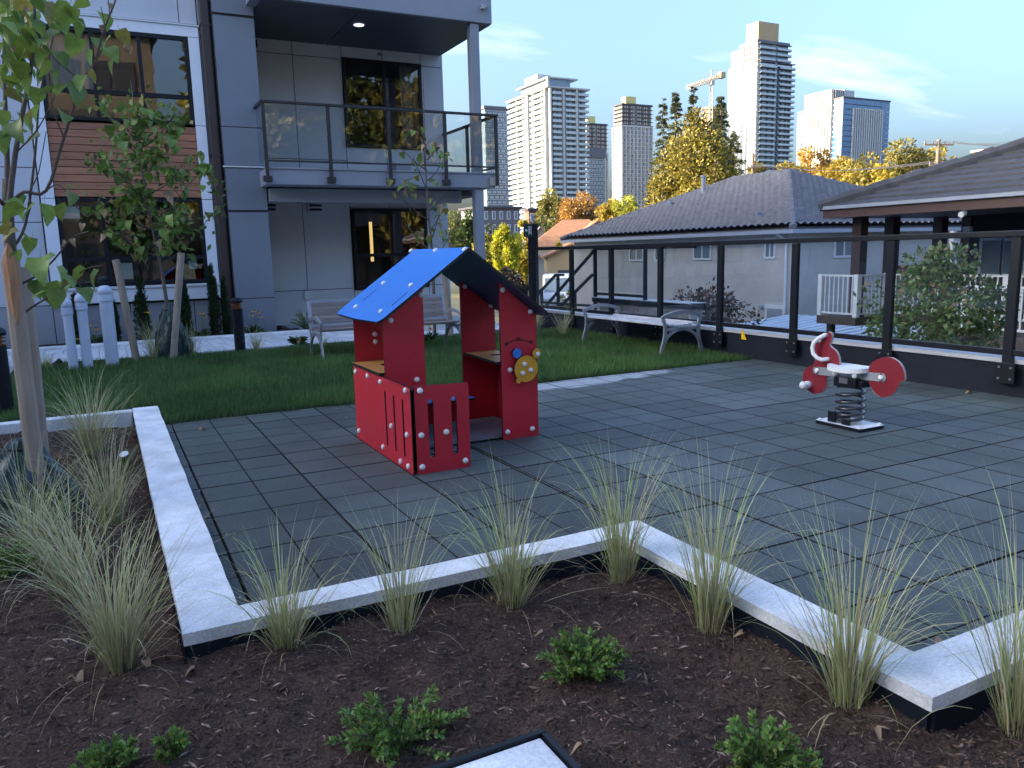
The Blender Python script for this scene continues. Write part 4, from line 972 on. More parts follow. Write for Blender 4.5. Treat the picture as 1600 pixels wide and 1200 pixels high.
big += [zc(*q)+(s,) for q, s in (((80, 180), .13), ((110, 370), .15), ((250, 470), .14), ((370, 500), .12), ((350, 210), .1), ((450, 20), .12), ((580, 150), .13), ((720, 60), .14), ((700, 150), .12), ((790, 190), .1), ((640, 10), .12), ((930, 30), .1), ((1065, 140), .1), ((1250, 310), .09), ((1150, 375), .09), ((820, 400), .12), ((990, 395), .11), ((960, 530), .11), ((1120, 500), .1), ((1200, 590), .12), ((930, 730), .08), ((860, 790), .09), ((790, 870), .12), ((620, 750), .1), ((540, 670), .12), ((470, 730), .1), ((590, 540), .1), ((500, 560), .11), ((30, 40), .14), ((120, 30), .13), ((300, 20), .12), ((60, 250), .11), ((180, 120), .12), ((40, 690), .12), ((110, 580), .12), ((210, 640), .1), ((150, 860), .09), ((60, 950), .1), ((220, 1000), .1), ((400, 920), .11), ((410, 1100), .11), ((30, 1150), .1), ((280, 350), .12), ((20, 820), .12), ((330, 120), .11), ((200, 330), .13), ((20, 450), .12), ((60, 560), .1), ((140, 480), .12))]
for _ in range(46):
    big.append((rr.uniform(-12, 100)*rr.random()**.5, rr.uniform(-25, 215), rr.uniform(.075, .125)))
for (x, y, s) in big:
    p = gy(x, y, 5.1+rr.uniform(-.22, .25)); put_leaf(crown, p, s*rr.uniform(.85, 1.1), rr, 'leaf_yellowing' if rr.random() < .10 else 'leaf_green')
for q in ((760, 490), (650, 500), (1070, 440), (860, 330)): put_leaf(crown, gy(*za(*q), 5.0), .038, rr, 'leaf_dry')
for q in ((1310, 470), (1130, 40), (290, 90), (110, 480), (490, 750), (1050, 265), (1340, 480)): put_leaf(crown, gy(*zc(*q), 5.05), .036, rr, 'leaf_dry')
def stake(label, p0, p1, r, broken=False):
    t = thing('tree_stake', label, 'stake', tuple(p0), 'round wooden tree stakes'); d = (p1-p0)
    q = MB(); N = 10; q.tube([p0+d*(i/N)+Vector((rr.uniform(-.002, .002), rr.uniform(-.002, .002), 0)) for i in range(N+1)], r, 12); q.build('pole', 'stake', t, smooth=False)
    if broken:      # torn, splintered strip of pale wood at the top
        s = MB(); u = d.normalized(); side = Vector((0, -1, 0)); ax = u.cross(side).normalized(); vs = []
        prof = [(-.34, .3), (-.28, .62), (-.16, .75), (-.05, .8), (.02, .72), (.075, .30), (.10, .05)]
        for h, w in prof:
            c = p1+u*h+side*(r*.93)
            vs += [c-ax*r*w+Vector((0, .012, 0)), c-ax*r*w*.3-Vector((0, .004+.01*rr.random(), 0)), c+ax*r*w*.35-Vector((0, .003+.006*rr.random(), 0)), c+ax*r*w+Vector((0, .012, 0)), c+Vector((0, .028, 0))]
        n5 = 5; fs = [(i*n5+k, i*n5+(k+1) % n5, (i+1)*n5+(k+1) % n5, (i+1)*n5+k) for i in range(len(prof)-1) for k in range(n5)]
        s.add(vs, fs); s.build('splintered_wood', 'fresh_wood', t)
    return t
stake('thick wooden stake with torn orange splinter at its top', gy(66, 815, 5.2), gy(16, 408, 5.2), .047, True)
stake('wooden stake behind the splintered one, cut flat on top', gy(70, 760, 5.72), gy(35, 417, 5.72), .046)
def water_bag(label, c, r, h, seed, rot):
    t = random.Random(seed); ph = [t.uniform(0, 6.28) for _ in range(6)]
    fn = lambda a, z: 1+.11*math.sin(3*a+ph[0]+z*6)+.085*math.sin(7*a+ph[1]-z*9)+.05*math.sin(13*a+ph[2]+z*22)+.03*math.sin(5*a-z*40)+.05*math.sin(2*a+ph[3])+.025*math.sin(21*a+ph[4]+8*z)
    prof = [(r*.80, -.05), (r*.98, .0), (r*1.0, h*.12), (r*.93, h*.3), (r*.80, h*.5), (r*.62, h*.68), (r*.45, h*.83), (r*.36, h*.92), (r*.30, h*.97), (r*.24, h)]
    full = []
    for i in range(len(prof)-1):
        for k in range(3): full.append((lerp(prof[i][0], prof[i+1][0], k/3), lerp(prof[i][1], prof[i+1][1], k/3)))
    full.append(prof[-1])
    root = thing('watering_bag', label, 'watering bag', c); q = MB(); q.lathe(full, c, 72, fn=fn); q.build('bag', 'bag', root, smooth=True)
    q = MB(); c_ = Vector(c); q.tube([c_+Vector((r*.36*math.cos(a)*1.03, r*.36*math.sin(a)*1.03, h*.9)) for a in [2*math.pi*k/20 for k in range(21)]], .008, 6); q.build('tie', 'black_metal', root)
water_bag('crumpled dark green watering bag slumped around the stakes beside the mulch edge', (-.50, 5.30, -.09), .23, .46, 4, 0)
water_bag('tall green watering bag round the young tree before the bay window', (.80, 12.0, 0), .24, .78, 8, 0)

# ------------------------------------------------------------------ young tree by the walk
def young_tree(label, base, top, tilt, nb, nleaf, zlo, zhi, rad_, seed, lsz, r0=.035, yellow=.1, dry=.04, multi=0, shape=None, extra=0):
    rr = random.Random(seed); base = Vector(base); t = thing('young_tree', label, 'tree', tuple(base))
    apex = Vector((base.x+tilt[0], base.y+tilt[1], top)); tp = smoothpath([base, base.lerp(apex, .3)+Vector((.02, 0, 0)), base.lerp(apex, .6)-Vector((.03, 0, 0)), apex], 5)
    b = MB(); b.tube(tp, taper(len(tp), r0, .005), 9); b.build('trunk', 'bark', t, smooth=True)
    cr_ = bpy.data.objects.new('crown', None); COL.objects.link(cr_); cr_.parent = t; ORG[cr_] = Vector(org(t))
    tips = []
    for i in range(nb):
        f = (i+.5)/nb; z = lerp(zlo, zhi, f)*1.0; k = min(max((z-base.z)/(top-base.z), .05), .97); p0 = base.lerp(apex, k); a = i*2.4+rr.uniform(-.4, .4)
        L = rad_*(shape(f) if shape else (1-.65*f))*rr.uniform(.75, 1.15); rise = rr.uniform(.5, 1.1)*L
        d = Vector((math.cos(a), math.sin(a)*.8, 0)); P = smoothpath([p0, p0+d*L*.35+Vector((0, 0, rise*.25)), p0+d*L*.7+Vector((0, 0, rise*.65)), p0+d*L+Vector((0, 0, rise))], 4)
        b = MB(); b.tube(P, taper(len(P), .010 if not multi else .012, .0022), 6); b.build('branch', 'twig', t, smooth=True)
        for q in P[3:]: tips.append((q, d))
        for j in range(2):
            s = P[rr.randrange(3, len(P)-1)]; d2 = Vector((rr.uniform(-1, 1), rr.uniform(-1, 1), rr.uniform(.2, 1))).normalized(); e = s+d2*L*rr.uniform(.25, .5)
            b = MB(); Q = smoothpath([s, s.lerp(e, .5)+Vector((0, 0, .02)), e], 3); b.tube(Q, taper(len(Q), .005, .0015), 5); b.build('twig', 'twig', t)
            for q in Q[1:]: tips.append((q, d2))
    for i in range(nleaf):
        q, d = rr.choice(tips); p = q+Vector((rr.gauss(0, .07), rr.gauss(0, .07), rr.gauss(-.03, .07))); u = rr.random()
        put_leaf(cr_, p, lsz*rr.uniform(.65, 1.15), rr, 'leaf_dry' if u < dry*.6 else 'leaf_yellowing' if u < dry+yellow else 'leaf_green')
    if extra:
        r_ = np.random.default_rng(seed+9); ii = r_.integers(0, len(tips), extra); P = np.array([tuple(tips[i][0]) for i in ii])+r_.normal(0, .10, (extra, 3)); D = unit(r_.normal(0, 1, (extra, 3))+np.array([0, 0, -.5]))
        o = leaf_cloud('foliage', P, D, .07+.06*r_.random(extra), .05+.04*r_.random(extra), hue(r_, extra, (.14, .22, .05), .45, (.28, .25, .07), .15), parent=cr_, seed=seed, fold=.15); tag(o, kind='stuff')
    return t
young_tree('bushy young tree with wooden stakes in front of the bay window', (.80, 12.05, 0), 3.75, (-.2, 0), 17, 290, 1.25, 3.3, 1.0, 5, .15, .034, .14, .05, shape=lambda f: 1.0-.62*f, extra=620)
stake('leaning wooden stake with its foot beside the vent pipes', gz(213, 562, 0)+Vector((0, -.35, -.03)), gy(181, 406, 12.15), .05)
stake('upright wooden stake beside the green watering bag before the window', gz(270, 565, 0)+Vector((0, 0, -.03)), gy(283, 395, 11.75), .048)
young_tree('thin sparse young tree with few leaves in front of the balcony', (4.92, 12.42, 0), 4.25, (-.02, 0), 13, 84, 1.2, 3.3, .72, 23, .125, .03, .22, .12, 1, shape=lambda f: .75+.2*f-.55*f*f)
stake('pale wooden stake beside the sparse tree behind the bench', Vector((5.17, 12.3, -.03)), gy(694, 420, 12.3), .05)

# ------------------------------------------------------------------ fountain grass
GR = 'clumps of pale fountain grass'
def tuft(label, x, y, z, h, n, seed, spread=1., lean=(0, 0), green=.35, w=.0046, group=None):
    r = np.random.default_rng(seed); t = thing('fountain_grass', label, 'grass clump', (x, y, z), group)
    a = r.random(n)*2*np.pi; rb = .045*np.sqrt(r.random(n))*spread**.5*h/.55; base = np.stack([np.cos(a)*rb, np.sin(a)*rb, np.full(n, -.03)], 1)
    head = a+r.normal(0, .5, n); L = h*(.45+.75*r.random(n)**.8)*1.1; out = np.abs(r.normal(.17, .17, n))*spread; curl = np.abs(r.normal(1.15, .8, n))*spread
    k = r.random(n) < .16; curl[k] += 2.6*r.random(k.sum()); k2 = r.random(n) < .08; out[k2] += .7; L[k2] *= .7
    base[:, 0] += 0; dx = np.cos(head)*np.sin(out)+lean[0]*.35; dy = np.sin(head)*np.sin(out)+lean[1]*.35
    head = np.arctan2(dy, dx); out = np.arcsin(np.clip(np.hypot(dx, dy), 0, .98))
    straw = np.array([.66, .63, .37]); gre = np.array([.46, .54, .20]); brown = np.array([.32, .22, .14])
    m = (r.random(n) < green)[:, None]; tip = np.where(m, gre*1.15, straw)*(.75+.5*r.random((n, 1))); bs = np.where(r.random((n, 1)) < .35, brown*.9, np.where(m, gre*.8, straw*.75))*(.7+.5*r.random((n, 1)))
    tip[k2] = brown*1.3
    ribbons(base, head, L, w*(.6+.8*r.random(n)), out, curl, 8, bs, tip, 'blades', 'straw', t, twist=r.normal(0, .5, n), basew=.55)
    return t
def bz(x, y): return float(bed_h(np.array([x]), np.array([y]))[0])-.005
near = [(-.19, 6.75, .60, 330, 1.25, (.0, 0), 'arching fountain grass beside the concrete edging corner near the lawn'), (-.085, 4.82, .52, 230, .9, (0, 0), 'fountain grass clump beside the long curb next to the ground spotlight'),
        (-.43, 4.52, .55, 260, 1.35, (.1, -.1), 'drooping fountain grass spilling in front of the crumpled watering bag'), (-.24, 3.85, .52, 260, 1.25, (-.35, .1), 'pale curling fountain grass leaning away from the long curb'),
        (-.075, 2.98, .50, 330, .9, (.1, 0), 'dense fountain grass outside the curb corner with a tan leaf beside it'), (.475, 2.82, .40, 210, 1.15, (.05, 0), 'fountain grass clump just past the curb corner beside the membrane edge'),
        (.90, 2.76, .47, 120, .8, (.0, 0), 'thin upright fountain grass with few blades along the short curb run'), (1.39, 2.76, .50, 230, 1.0, (-.05, 0), 'full fountain grass clump in the middle of the short curb run'),
        (1.93, 2.74, .56, 210, .72, (0, 0), 'tall fountain grass tucked in the inside corner of the curb'), (1.965, 2.20, .58, 230, .72, (-.02, 0), 'tall fountain grass halfway down the diagonal curb run'),
        (1.99, 1.58, .52, 240, .85, (.05, 0), 'large fountain grass beside the outside curb corner with chipped edges'), (2.33, 1.24, .60, 220, .8, (.1, 0), 'fountain grass past the chipped curb corner beside two tan leaves')]
for i, (x, y, h, n, sp, ln, lb) in enumerate(near): tuft(lb, x, y, bz(x, y), h*1.16, int(n*.80), 100+i, sp, ln, green=.45 if i > 4 else .28)
far = [(.56, 11.88, .62, 170, 1.0, 'grey-green grass clump at the foot of the green watering bag'), (1.02, 11.92, .52, 130, 1.1, 'pale grass clump between the upright stake and the bollard light'), (1.95, 12.12, .45, 90, 1.2, 'thin grass clump at the foot of the copper-louvered bollard light'),
       (-.74, 11.75, .30, 90, 1.0, 'short dry grass clump beside the thin vent pipe'), (6.62, 11.95, .55, 130, 1.1, 'grass clump by the foot of the black gate post'), (6.66, 11.1, .5, 110, 1.0, 'grass clump at the end of the backless bench'), (2.95, 12.05, .3, 60, 1.2, 'small grass clump behind the bench with backrest')]
for i, (x, y, h, n, sp, lb) in enumerate(far): tuft(lb, x, y, .0, h, n, 200+i, sp, green=.35, w=.0065)

# ------------------------------------------------------------------ small evergreen shrubs in the mulch
def shrub(label, x, y, h, w, nst, seed, lean=(0, 0), z=None):
    z = bz(x, y) if z is None else z; r = np.random.default_rng(seed); t = thing('evergreen_shrub', label, 'shrub', (x, y, z), 'small evergreen shrubs in the mulch')
    P = []; D = []; st = MB(); T_ = []
    for i in range(nst):
        a = r.random()*6.283; out = w*(.25+.75*r.random()**.7); hh = h*(.45+.6*r.random())*(1-.35*(out/w)**2)
        d = np.array([math.cos(a)*out+lean[0]*hh, math.sin(a)*out+lean[1]*hh, hh]); p0 = np.array([r.normal(0, .012), r.normal(0, .012), -.02])
        pts = [p0, p0+d*[.35, .35, .55], p0+d*[.72, .72, .9], p0+d]; pts = smoothpath(pts, 5)
        st.tube(pts, taper(len(pts), .0028, .001), 5)
        n = len(pts)
        for j in range(3, n):
            tang = np.array((pts[j]-pts[j-1]).normalized()); q = np.array(pts[j])
            for s in range(4):
                v = r.normal(size=3); v -= tang*v.dot(tang); v /= np.linalg.norm(v); dd = v*.8+tang*.6; dd[2] += .15; P.append(q-tang*.012*r.random()); D.append(dd/np.linalg.norm(dd)); T_.append(j/(n-1))
    st.v = [(vx+x, vy+y, vz+z) for vx, vy, vz in st.v]; st.build('stems', 'twig', t)
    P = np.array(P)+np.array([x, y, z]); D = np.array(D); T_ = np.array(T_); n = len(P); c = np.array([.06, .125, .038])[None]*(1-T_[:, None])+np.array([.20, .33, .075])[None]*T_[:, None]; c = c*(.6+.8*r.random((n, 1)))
    k = r.random(n) < .05; c[k] = [.30, .30, .06]
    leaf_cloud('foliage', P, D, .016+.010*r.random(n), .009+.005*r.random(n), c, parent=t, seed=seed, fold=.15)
shrub('dense little evergreen shrub with a gap beneath one side, mid bed', 1.34, 2.13, .165, .145, 64, 1, (.10, .05))
shrub('open evergreen shrub with long side shoots and yellowed tips beside the concrete pad', .655, 2.12, .15, .23, 46, 2, (.05, 0))
shrub('upright bright green shrub between the pad and the chipped curb corner', 1.50, 1.45, .17, .14, 52, 3)
shrub('small evergreen shrub tip at the mulch edge left of the single sprig', -.13, 2.34, .11, .09, 22, 4)
shrub('single upright evergreen sprig in the open mulch', .05, 2.33, .15, .05, 7, 5)
shrub('yellowing leafy shrub under the drooping grass by the watering bag', -.52, 4.25, .22, .16, 36, 6)

# ------------------------------------------------------------------ columnar yews and flowers by the facade
def yew(label, x, y, h, w, seed):
    r = np.random.default_rng(seed); t = thing('columnar_yew', label, 'shrub', (x, y, .02)); n = int(2600*h)
    k = r.integers(0, 9, n); ca = r.random(9)*6.28; cx = np.cos(ca)*w*.45; cyy = np.sin(ca)*w*.45; ch = h*(.6+.4*r.random(9)); ch[0] = h; cx[0] = cyy[0] = 0
    f = r.random(n)**.8; z = f*ch[k]; sp = w*.40*(1-f**3)*(.6+.4*np.minimum(1, f*5)); a = r.random(n)*6.28; q = np.sqrt(r.random(n))
    P = np.stack([x+cx[k]*(1-.3*f)+np.cos(a)*sp*q, y+cyy[k]*(1-.3*f)+np.sin(a)*sp*q, .02+z], 1); D = unit(np.stack([np.cos(a)*.5, np.sin(a)*.5, .8+.3*r.random(n)], 1)+r.normal(0, .25, (n, 3)))
    b = MB(); b.tube([(x, y, 0), (x, y, h*.7)], [.02, .006], 6); b.build('trunk', 'bark', t)
    leaf_cloud('foliage', P, D, .05+.03*r.random(n), .014+.008*r.random(n), hue(r, n, (.024, .050, .016), .5), parent=t, seed=seed)
for i, (x, h, w, lb) in enumerate(((.55, 1.1, .17, 'wide dark yew behind the green watering bag'), (1.25, 1.2, .13, 'dark columnar yew behind the upright tree stake'), (1.74, 1.28, .13, 'tallest columnar yew beside the brown downspout'), (1.93, 1.06, .08, 'slim columnar yew touching the brown downspout'), (-.42, .85, .11, 'dark yew behind the thin vent pipe'), (.10, .75, .13, 'low dark yew behind the thickest vent pipe'))): yew(lb, x, 14.98, h, w, 300+i)
def flower_plant(label, x, y, heads, seed, foliage=.16):
    r = np.random.default_rng(seed); t = thing('coneflower', label, 'flower', (x, y, .02))
    n = 60; a = r.random(n)*6.28; P = np.stack([x+np.cos(a)*foliage*.4*r.random(n), y+np.sin(a)*foliage*.4*r.random(n), .03+.10*r.random(n)], 1); D = unit(np.stack([np.cos(a), np.sin(a), r.random(n)*.8], 1))
    leaf_cloud('leaves', P, D, .10+.06*r.random(n), .035+.02*r.random(n), hue(r, n, (.045, .085, .030), .4), parent=t, seed=seed)
    for (dx, h) in heads:
        hx, hy = x+dx, y-.02; q = MB(); q.tube([(x+dx*.2, y, .03), (x+dx*.7, y, h*.55), (hx, hy, h)], .0045, 5); s = q.build('stem', 'leaf_green', t)
        m = MB(); 
        for k in range(11):
            an = 2*math.pi*k/11; d = Vector((math.cos(an), math.sin(an), -.18+.1*math.sin(k*2.))); sd_ = Vector((-math.sin(an), math.cos(an), 0)); c = Vector((hx, hy, h))
            m.add([c+d*.012, c+d*.042+sd_*.017, c+d*.078, c+d*.042-sd_*.017], [(0, 1, 2, 3)])
        m.build('petals', 'flower', s); m = MB(); m.lathe([(.014, -.004), (.015, .006), (.009, .016), (.002, .018)], (hx, hy, h), 10); m.build('flower_eye', 'flower_eye', s)
flower_plant('yellow coneflower with one bloom beside the tallest yew', 1.47, 14.8, ((.03, .46), (.07, .40)), 1)
flower_plant('orange coneflower cluster against the dark facade pier', 2.40, 14.85, ((.0, .45), (.05, .42), (-.05, .38), (.09, .34)), 2, .22)
flower_plant('single yellow coneflower next to the bollard light', 2.1, 14.75, ((.03, .33), (.02, .25)), 3)
flower_plant('yellow coneflower with blooms at two heights beside the watering bag', 1.0, 14.82, ((-.36, .53), (.0, .44), (.06, .38)), 4)
flower_plant('low yellow coneflower seen between two vent pipes', -.2, 14.8, ((.04, .30), (-.06, .37)), 5)
flower_plant('lowest yellow coneflower beside the thin vent pipe', -.46, 14.75, ((.02, .16),), 6)
flower_plant('orange coneflower lying low behind the lawn edge before the bench', 2.62, 12.35, ((0, .12), (.05, .14), (.02, .10)), 7)
flower_plant('yellow bloom beside the bench leg seen through the playhouse', 4.42, 11.4, ((.0, .30), (.02, .24)), 8)
shrub('leafy dark green plant by the recess wall behind the bench', 3.35, 15.0, .42, .32, 40, 9, z=.02)

# ------------------------------------------------------------------ fallen leaves
for i, (px_, py_, s, mt, lb) in enumerate(((118, 1062, .062, 'leaf_dry', 'large tan fallen leaf standing in the mulch by the dense grass'), (230, 1045, .045, 'leaf_dry', 'rust fallen leaf at the foot of the dense grass clump'), (305, 1064, .04, 'leaf_dry', 'small pale fallen leaf below the curb corner'), (848, 995, .03, 'leaf_dry', 'small red-brown leaf beside the dense little shrub'),
                         (908, 1181, .035, 'leaf_dry', 'cream curled leaf beside the concrete pad'), (1366, 1146, .04, 'leaf_dry', 'torn pink-brown leaf in front of the large grass'), (1528, 1086, .06, 'leaf_dry', 'crumpled tan leaf outside the chipped curb corner'), (500, 983, .03, 'leaf_dry', 'pale leaf against the black membrane edge'),
                         (212, 748, .045, 'leaf_dry', 'tan leaf beside the long curb near the spotlight'), (1160, 990, .03, 'leaf_dry', 'curled leaf under the diagonal curb grass'))):
    p = gz(px_, py_, -.075); p.z = bz(p.x, p.y)+.022
    o = link('fallen_leaf', LEAF[mt][i % 2], None, p, (rr.uniform(-.5, .5), rr.uniform(-.9, .1), rr.uniform(0, 6.28)), (s*.8, s*.8, s*1.3)); tag(o, lb, 'leaf')
for (px_, py_, s, lb) in ((313, 672, .05, 'pale dry leaf lying flat on a dark rubber mat'), (1474, 1002, .05, 'tan leaf resting on the mat against the inner curb corner'), (1516, 613, .05, 'orange leaf on the mats at the foot of the parapet')):
    p = gz(px_, py_, .012); o = link('fallen_leaf', LEAF['leaf_dry'][0], None, p, (.1, -.3, rr.uniform(0, 6)), (s,)*3); tag(o, lb, 'leaf')
# ------------------------------------------------------------------ stucco neighbour house with hipped tile roof
GZ = -3.05
h1 = thing('stucco_house', 'beige stucco house with grey hipped tile roof beyond the glass guard', 'house', (27, 28, GZ))
HX0, HX1, HY0, HY1, EZ, HW, TP = 21.45, 33.6, 20.2, 35.75, 1.93, 6.05, .43
b = MB(); b.box((HX0+.45, HY0+.45, GZ), (HX1-.45, HY1-.45, EZ-.02)); b.build('wall', 'stucco', h1)
def hip_z(t): return EZ+.03+t*TP
b = MB(); x0, x1, y0, y1 = HX0, HX1, HY0, HY1; zr_ = hip_z(HW)-.05; cx_ = (x0+x1)/2
b.add([(x0, y0, EZ-.02), (x1, y0, EZ-.02), (x1, y1, EZ-.02), (x0, y1, EZ-.02), (cx_, y0+HW, zr_), (cx_, y1-HW, zr_)], [(0, 1, 4), (1, 2, 5, 4), (2, 3, 5), (3, 0, 4, 5), (3, 2, 1, 0)])
roof1 = b.build('roof', 'roof_tile', h1)
def tile_slope(fn, L, name):
    s = np.arange(0, L+.04, .042); rows = []; t = 0.; 
    ts = []
    while t < HW-.01: ts += [(t, .14), (t+.355, .012)]; t += .36
    S, _ = np.meshgrid(s, np.arange(len(ts))); Tt = np.array([a for a, _ in ts])[:, None]+S*0; H = np.array([c for _, c in ts])[:, None]+.085*np.abs(np.sin(np.pi*S/.36))
    V = fn(S, Tt, H).reshape(-1, 3); nx = len(s); i, j = np.meshgrid(np.arange(nx-1), np.arange(len(ts)-1)); k = (j*nx+i).ravel(); F = np.stack([k, k+1, k+nx+1, k+nx], 1)
    sc = S.ravel()[F].mean(1); tcn = Tt.ravel()[F].mean(1); F = F[(sc > tcn-.02) & (sc < L-tcn+.02)]
    o = np_mesh(name, V-np.array(org(h1)), F, 'roof_tile', roof1); tag(o, kind='stuff')
tile_slope(lambda S, T, H: np.stack([HX0+T, HY0+S, hip_z(T)+H], -1), HY1-HY0, 'roof_tiles')
tile_slope(lambda S, T, H: np.stack([HX0+HX1-HX0-(HX1-HX0-S), HY0+T, hip_z(T)+H], -1), HX1-HX0, 'roof_tiles')
def caps(a, c, n, parent, mat='roof_tile', r=.14):
    a, c = Vector(a), Vector(c); d = (c-a)/n; q = MB(); q.tube([Vector((0, 0, 0))-d*.12, d], [r*.86, r*1.12], 8); me = q.mesh('ridge_cap', mat)
    for i in range(n): link('ridge_cap', me, parent, a+d*i-org(parent))
RTN, RTF = Vector((cx_, y0+HW, hip_z(HW)+.03)), Vector((cx_, y1-HW, hip_z(HW)+.03))
caps((x0, y0, hip_z(0)+.05), RTN, 22, roof1); caps(RTN, RTF, 12, roof1); caps((x1, y0, hip_z(0)+.05), RTN, 16, roof1); caps((x0, y1, hip_z(0)+.05), RTF, 16, roof1)
b = MB(); b.box((HX0-.09, HY0-.09, EZ-.13), (HX0, HY1, EZ+.0)).box((HX0, HY0-.09, EZ-.13), (HX1, HY0, EZ+.0)); b.build('gutter', 'gutter', roof1)
for (px_, py_, rz_, hh) in ((1099, 305, .1, .85), (1047, 325, .06, .25), (1185, 345, .07, .28)):
    d = ray(px_, py_); n_ = Vector((-TP, 0, 1)); p0 = Vector((HX0, 20, hip_z(0))); t_ = (p0-CAM).dot(n_)/d.dot(n_); p = CAM+d*t_
    q = MB(); q.tube([p-Vector((0, 0, .2)), p+Vector((0, 0, hh))], rz_, 10); q.tube([p+Vector((0, 0, hh)), p+Vector((0, 0, hh+.06))], rz_*1.6, 10); q.build('roof_vent', 'gutter', roof1)
def win_x(par, X, px0, px1, py0, py1, fr=.07, split=True):
    """window on a wall facing -X from its pixel corners"""
    A, B_ = gx(px0, py0, X), gx(px1, py1, X); y0, y1 = sorted((A.y, B_.y)); z0, z1 = sorted((A.z, B_.z)); q = MB()
    q.box((X-.05, y0, z0), (X-.0, y1, z0+fr)).box((X-.05, y0, z1-fr), (X-.0, y1, z1)).box((X-.05, y0, z0+fr), (X-.0, y0+fr, z1-fr)).box((X-.05, y1-fr, z0+fr), (X-.0, y1, z1-fr))
    if split: q.box((X-.04, (y0+y1)/2-.03, z0+fr), (X-.0, (y0+y1)/2+.03, z1-fr))
    w_ = q.build('window', 'white_paint', par); p = MB(); p.box((X-.025, y0+fr, z0+fr), (X-.015, y1-fr, z1-fr)); p.build('pane', 'tw_glass', w_)
XW = HX0+.45
for a in ((984, 380, 1006, 408), (1024, 381, 1039, 408), (1084, 377, 1112, 406), (1196, 372, 1212, 404)): win_x(h1, XW, a[0], a[2], a[1], a[3])
A, B_ = gx(1197, 476, XW), gx(1228, 477, XW)
q = MB(); q.box((XW-.06, B_.y, A.z-2.1), (XW, A.y, A.z)); dr = q.build('door', 'white_paint', h1); q = MB(); q.box((XW-.08, B_.y+.12, A.z-2.1), (XW-.061, A.y-.12, A.z-.12)); q.build('door_leaf', 'gutter', dr)
q = MB(); A = gx(1191, 480, XW); q.tube([A, A-Vector((.12, 0, 0))], .07, 8); q.build('wall_lamp', 'gutter', h1)
q = MB(); q.tube([(HX0+.1, HY0+.9, EZ-.1), (HX0+.38, HY0+.65, EZ-.35), (HX0+.38, HY0+.62, GZ)], .05, 8); q.build('downspout', 'white_paint', h1)
for (a, c) in (((1303, 372), (1333, 402)),):
    P, Q = gy(*a, HY0+.45), gy(*c, HY0+.45); q = MB(); y = HY0+.45; fr = .08
    q.box((P.x, y-.05, Q.z), (Q.x, y, Q.z+fr)).box((P.x, y-.05, P.z-fr), (Q.x, y, P.z)).box((P.x, y-.05, Q.z+fr), (P.x+fr, y, P.z-fr)).box((Q.x-fr, y-.05, Q.z+fr), (Q.x, y, P.z-fr)); q.box(((P.x+Q.x)/2-.03, y-.04, Q.z+fr), ((P.x+Q.x)/2+.03, y, P.z-fr))
    w_ = q.build('window', 'white_paint', h1); q = MB(); q.box((P.x+fr, y-.025, Q.z+fr), (Q.x-fr, y-.015, P.z-fr)); q.build('pane', 'tw_glass', w_)
def railing(name, label, pts, ztop, zbot, post_at, parent=None, sp=.115, mat='white_paint'):
    t = thing(name, label, 'railing', (*pts[0], zbot)) if parent is None else parent
    for (p, q_) in zip(pts[:-1], pts[1:]):
        p3, q3 = Vector((*p, 0)), Vector((*q_, 0)); L = (q3-p3).length
        m = MB(); m.bar(p3+Vector((0, 0, ztop)), q3+Vector((0, 0, ztop)), .06, .04); m.build('top_rail', mat, t)
        m = MB(); m.bar(p3+Vector((0, 0, zbot+.07)), q3+Vector((0, 0, zbot+.07)), .04, .04); m.build('bottom_rail', mat, t)
        m = MB(); k = max(2, int(L/sp))
        for i in range(1, k): c = p3.lerp(q3, i/k); m.bar(c+Vector((0, 0, zbot+.092)), c+Vector((0, 0, ztop-.022)), .026, .026)
        o = m.build('balusters', mat, t); tag(o, kind='stuff')
    for p in post_at:
        m = MB(); m.box((p[0]-.055, p[1]-.055, zbot), (p[0]+.055, p[1]+.055, ztop+.03)); m.build('post', mat, t)
    return t

# balcony with white railing on the far side of the stucco house
b = MB(); b.box((27.2, 18.2, .35), (33.5, HY0+.44, .5)); b.build('porch_deck', 'deck_wood', h1)
for xx_ in (27.4, 30.2, 33.2):
    b = MB(); b.box((xx_, 18.3, GZ), (xx_+.16, 18.46, 1.75)); b.build('porch_post', 'stucco', h1)
railing('', '', [(27.25, 18.3), (33.4, 18.3)], 1.35, .5, [], parent=h1)

# white ribbed patio cover
pcv = thing('patio_cover', 'white ribbed metal patio cover beside the stucco house', 'patio cover', (17, 16, GZ))
b = MB(); za_, zb_ = -1.05, -1.75; Xa, Xb = 21.75, 12.6
b.add([(Xb, 13.6, zb_), (Xa, 13.6, za_), (Xa, 20.5, za_), (Xb, 20.5, zb_), (Xb, 13.6, zb_-.05), (Xa, 13.6, za_-.05), (Xa, 20.5, za_-.05), (Xb, 20.5, zb_-.05)], [(0, 1, 2, 3), (7, 6, 5, 4), (0, 4, 5, 1), (1, 5, 6, 2), (2, 6, 7, 3), (3, 7, 4, 0)]); b.build('roof_sheet', 'white_roof', pcv)
yy = 13.7
while yy < 20.4:
    b = MB(); b.bar((Xb, yy, zb_+.02), (Xa, yy, za_+.02), .05, .045); b.build('rib', 'white_roof', pcv); yy += .40
for p in ((12.8, 13.8), (12.8, 20.3)):
    b = MB(); b.box((p[0]-.06, p[1]-.06, GZ), (p[0]+.06, p[1]+.06, zb_-.04)); b.build('post', 'white_paint', pcv)

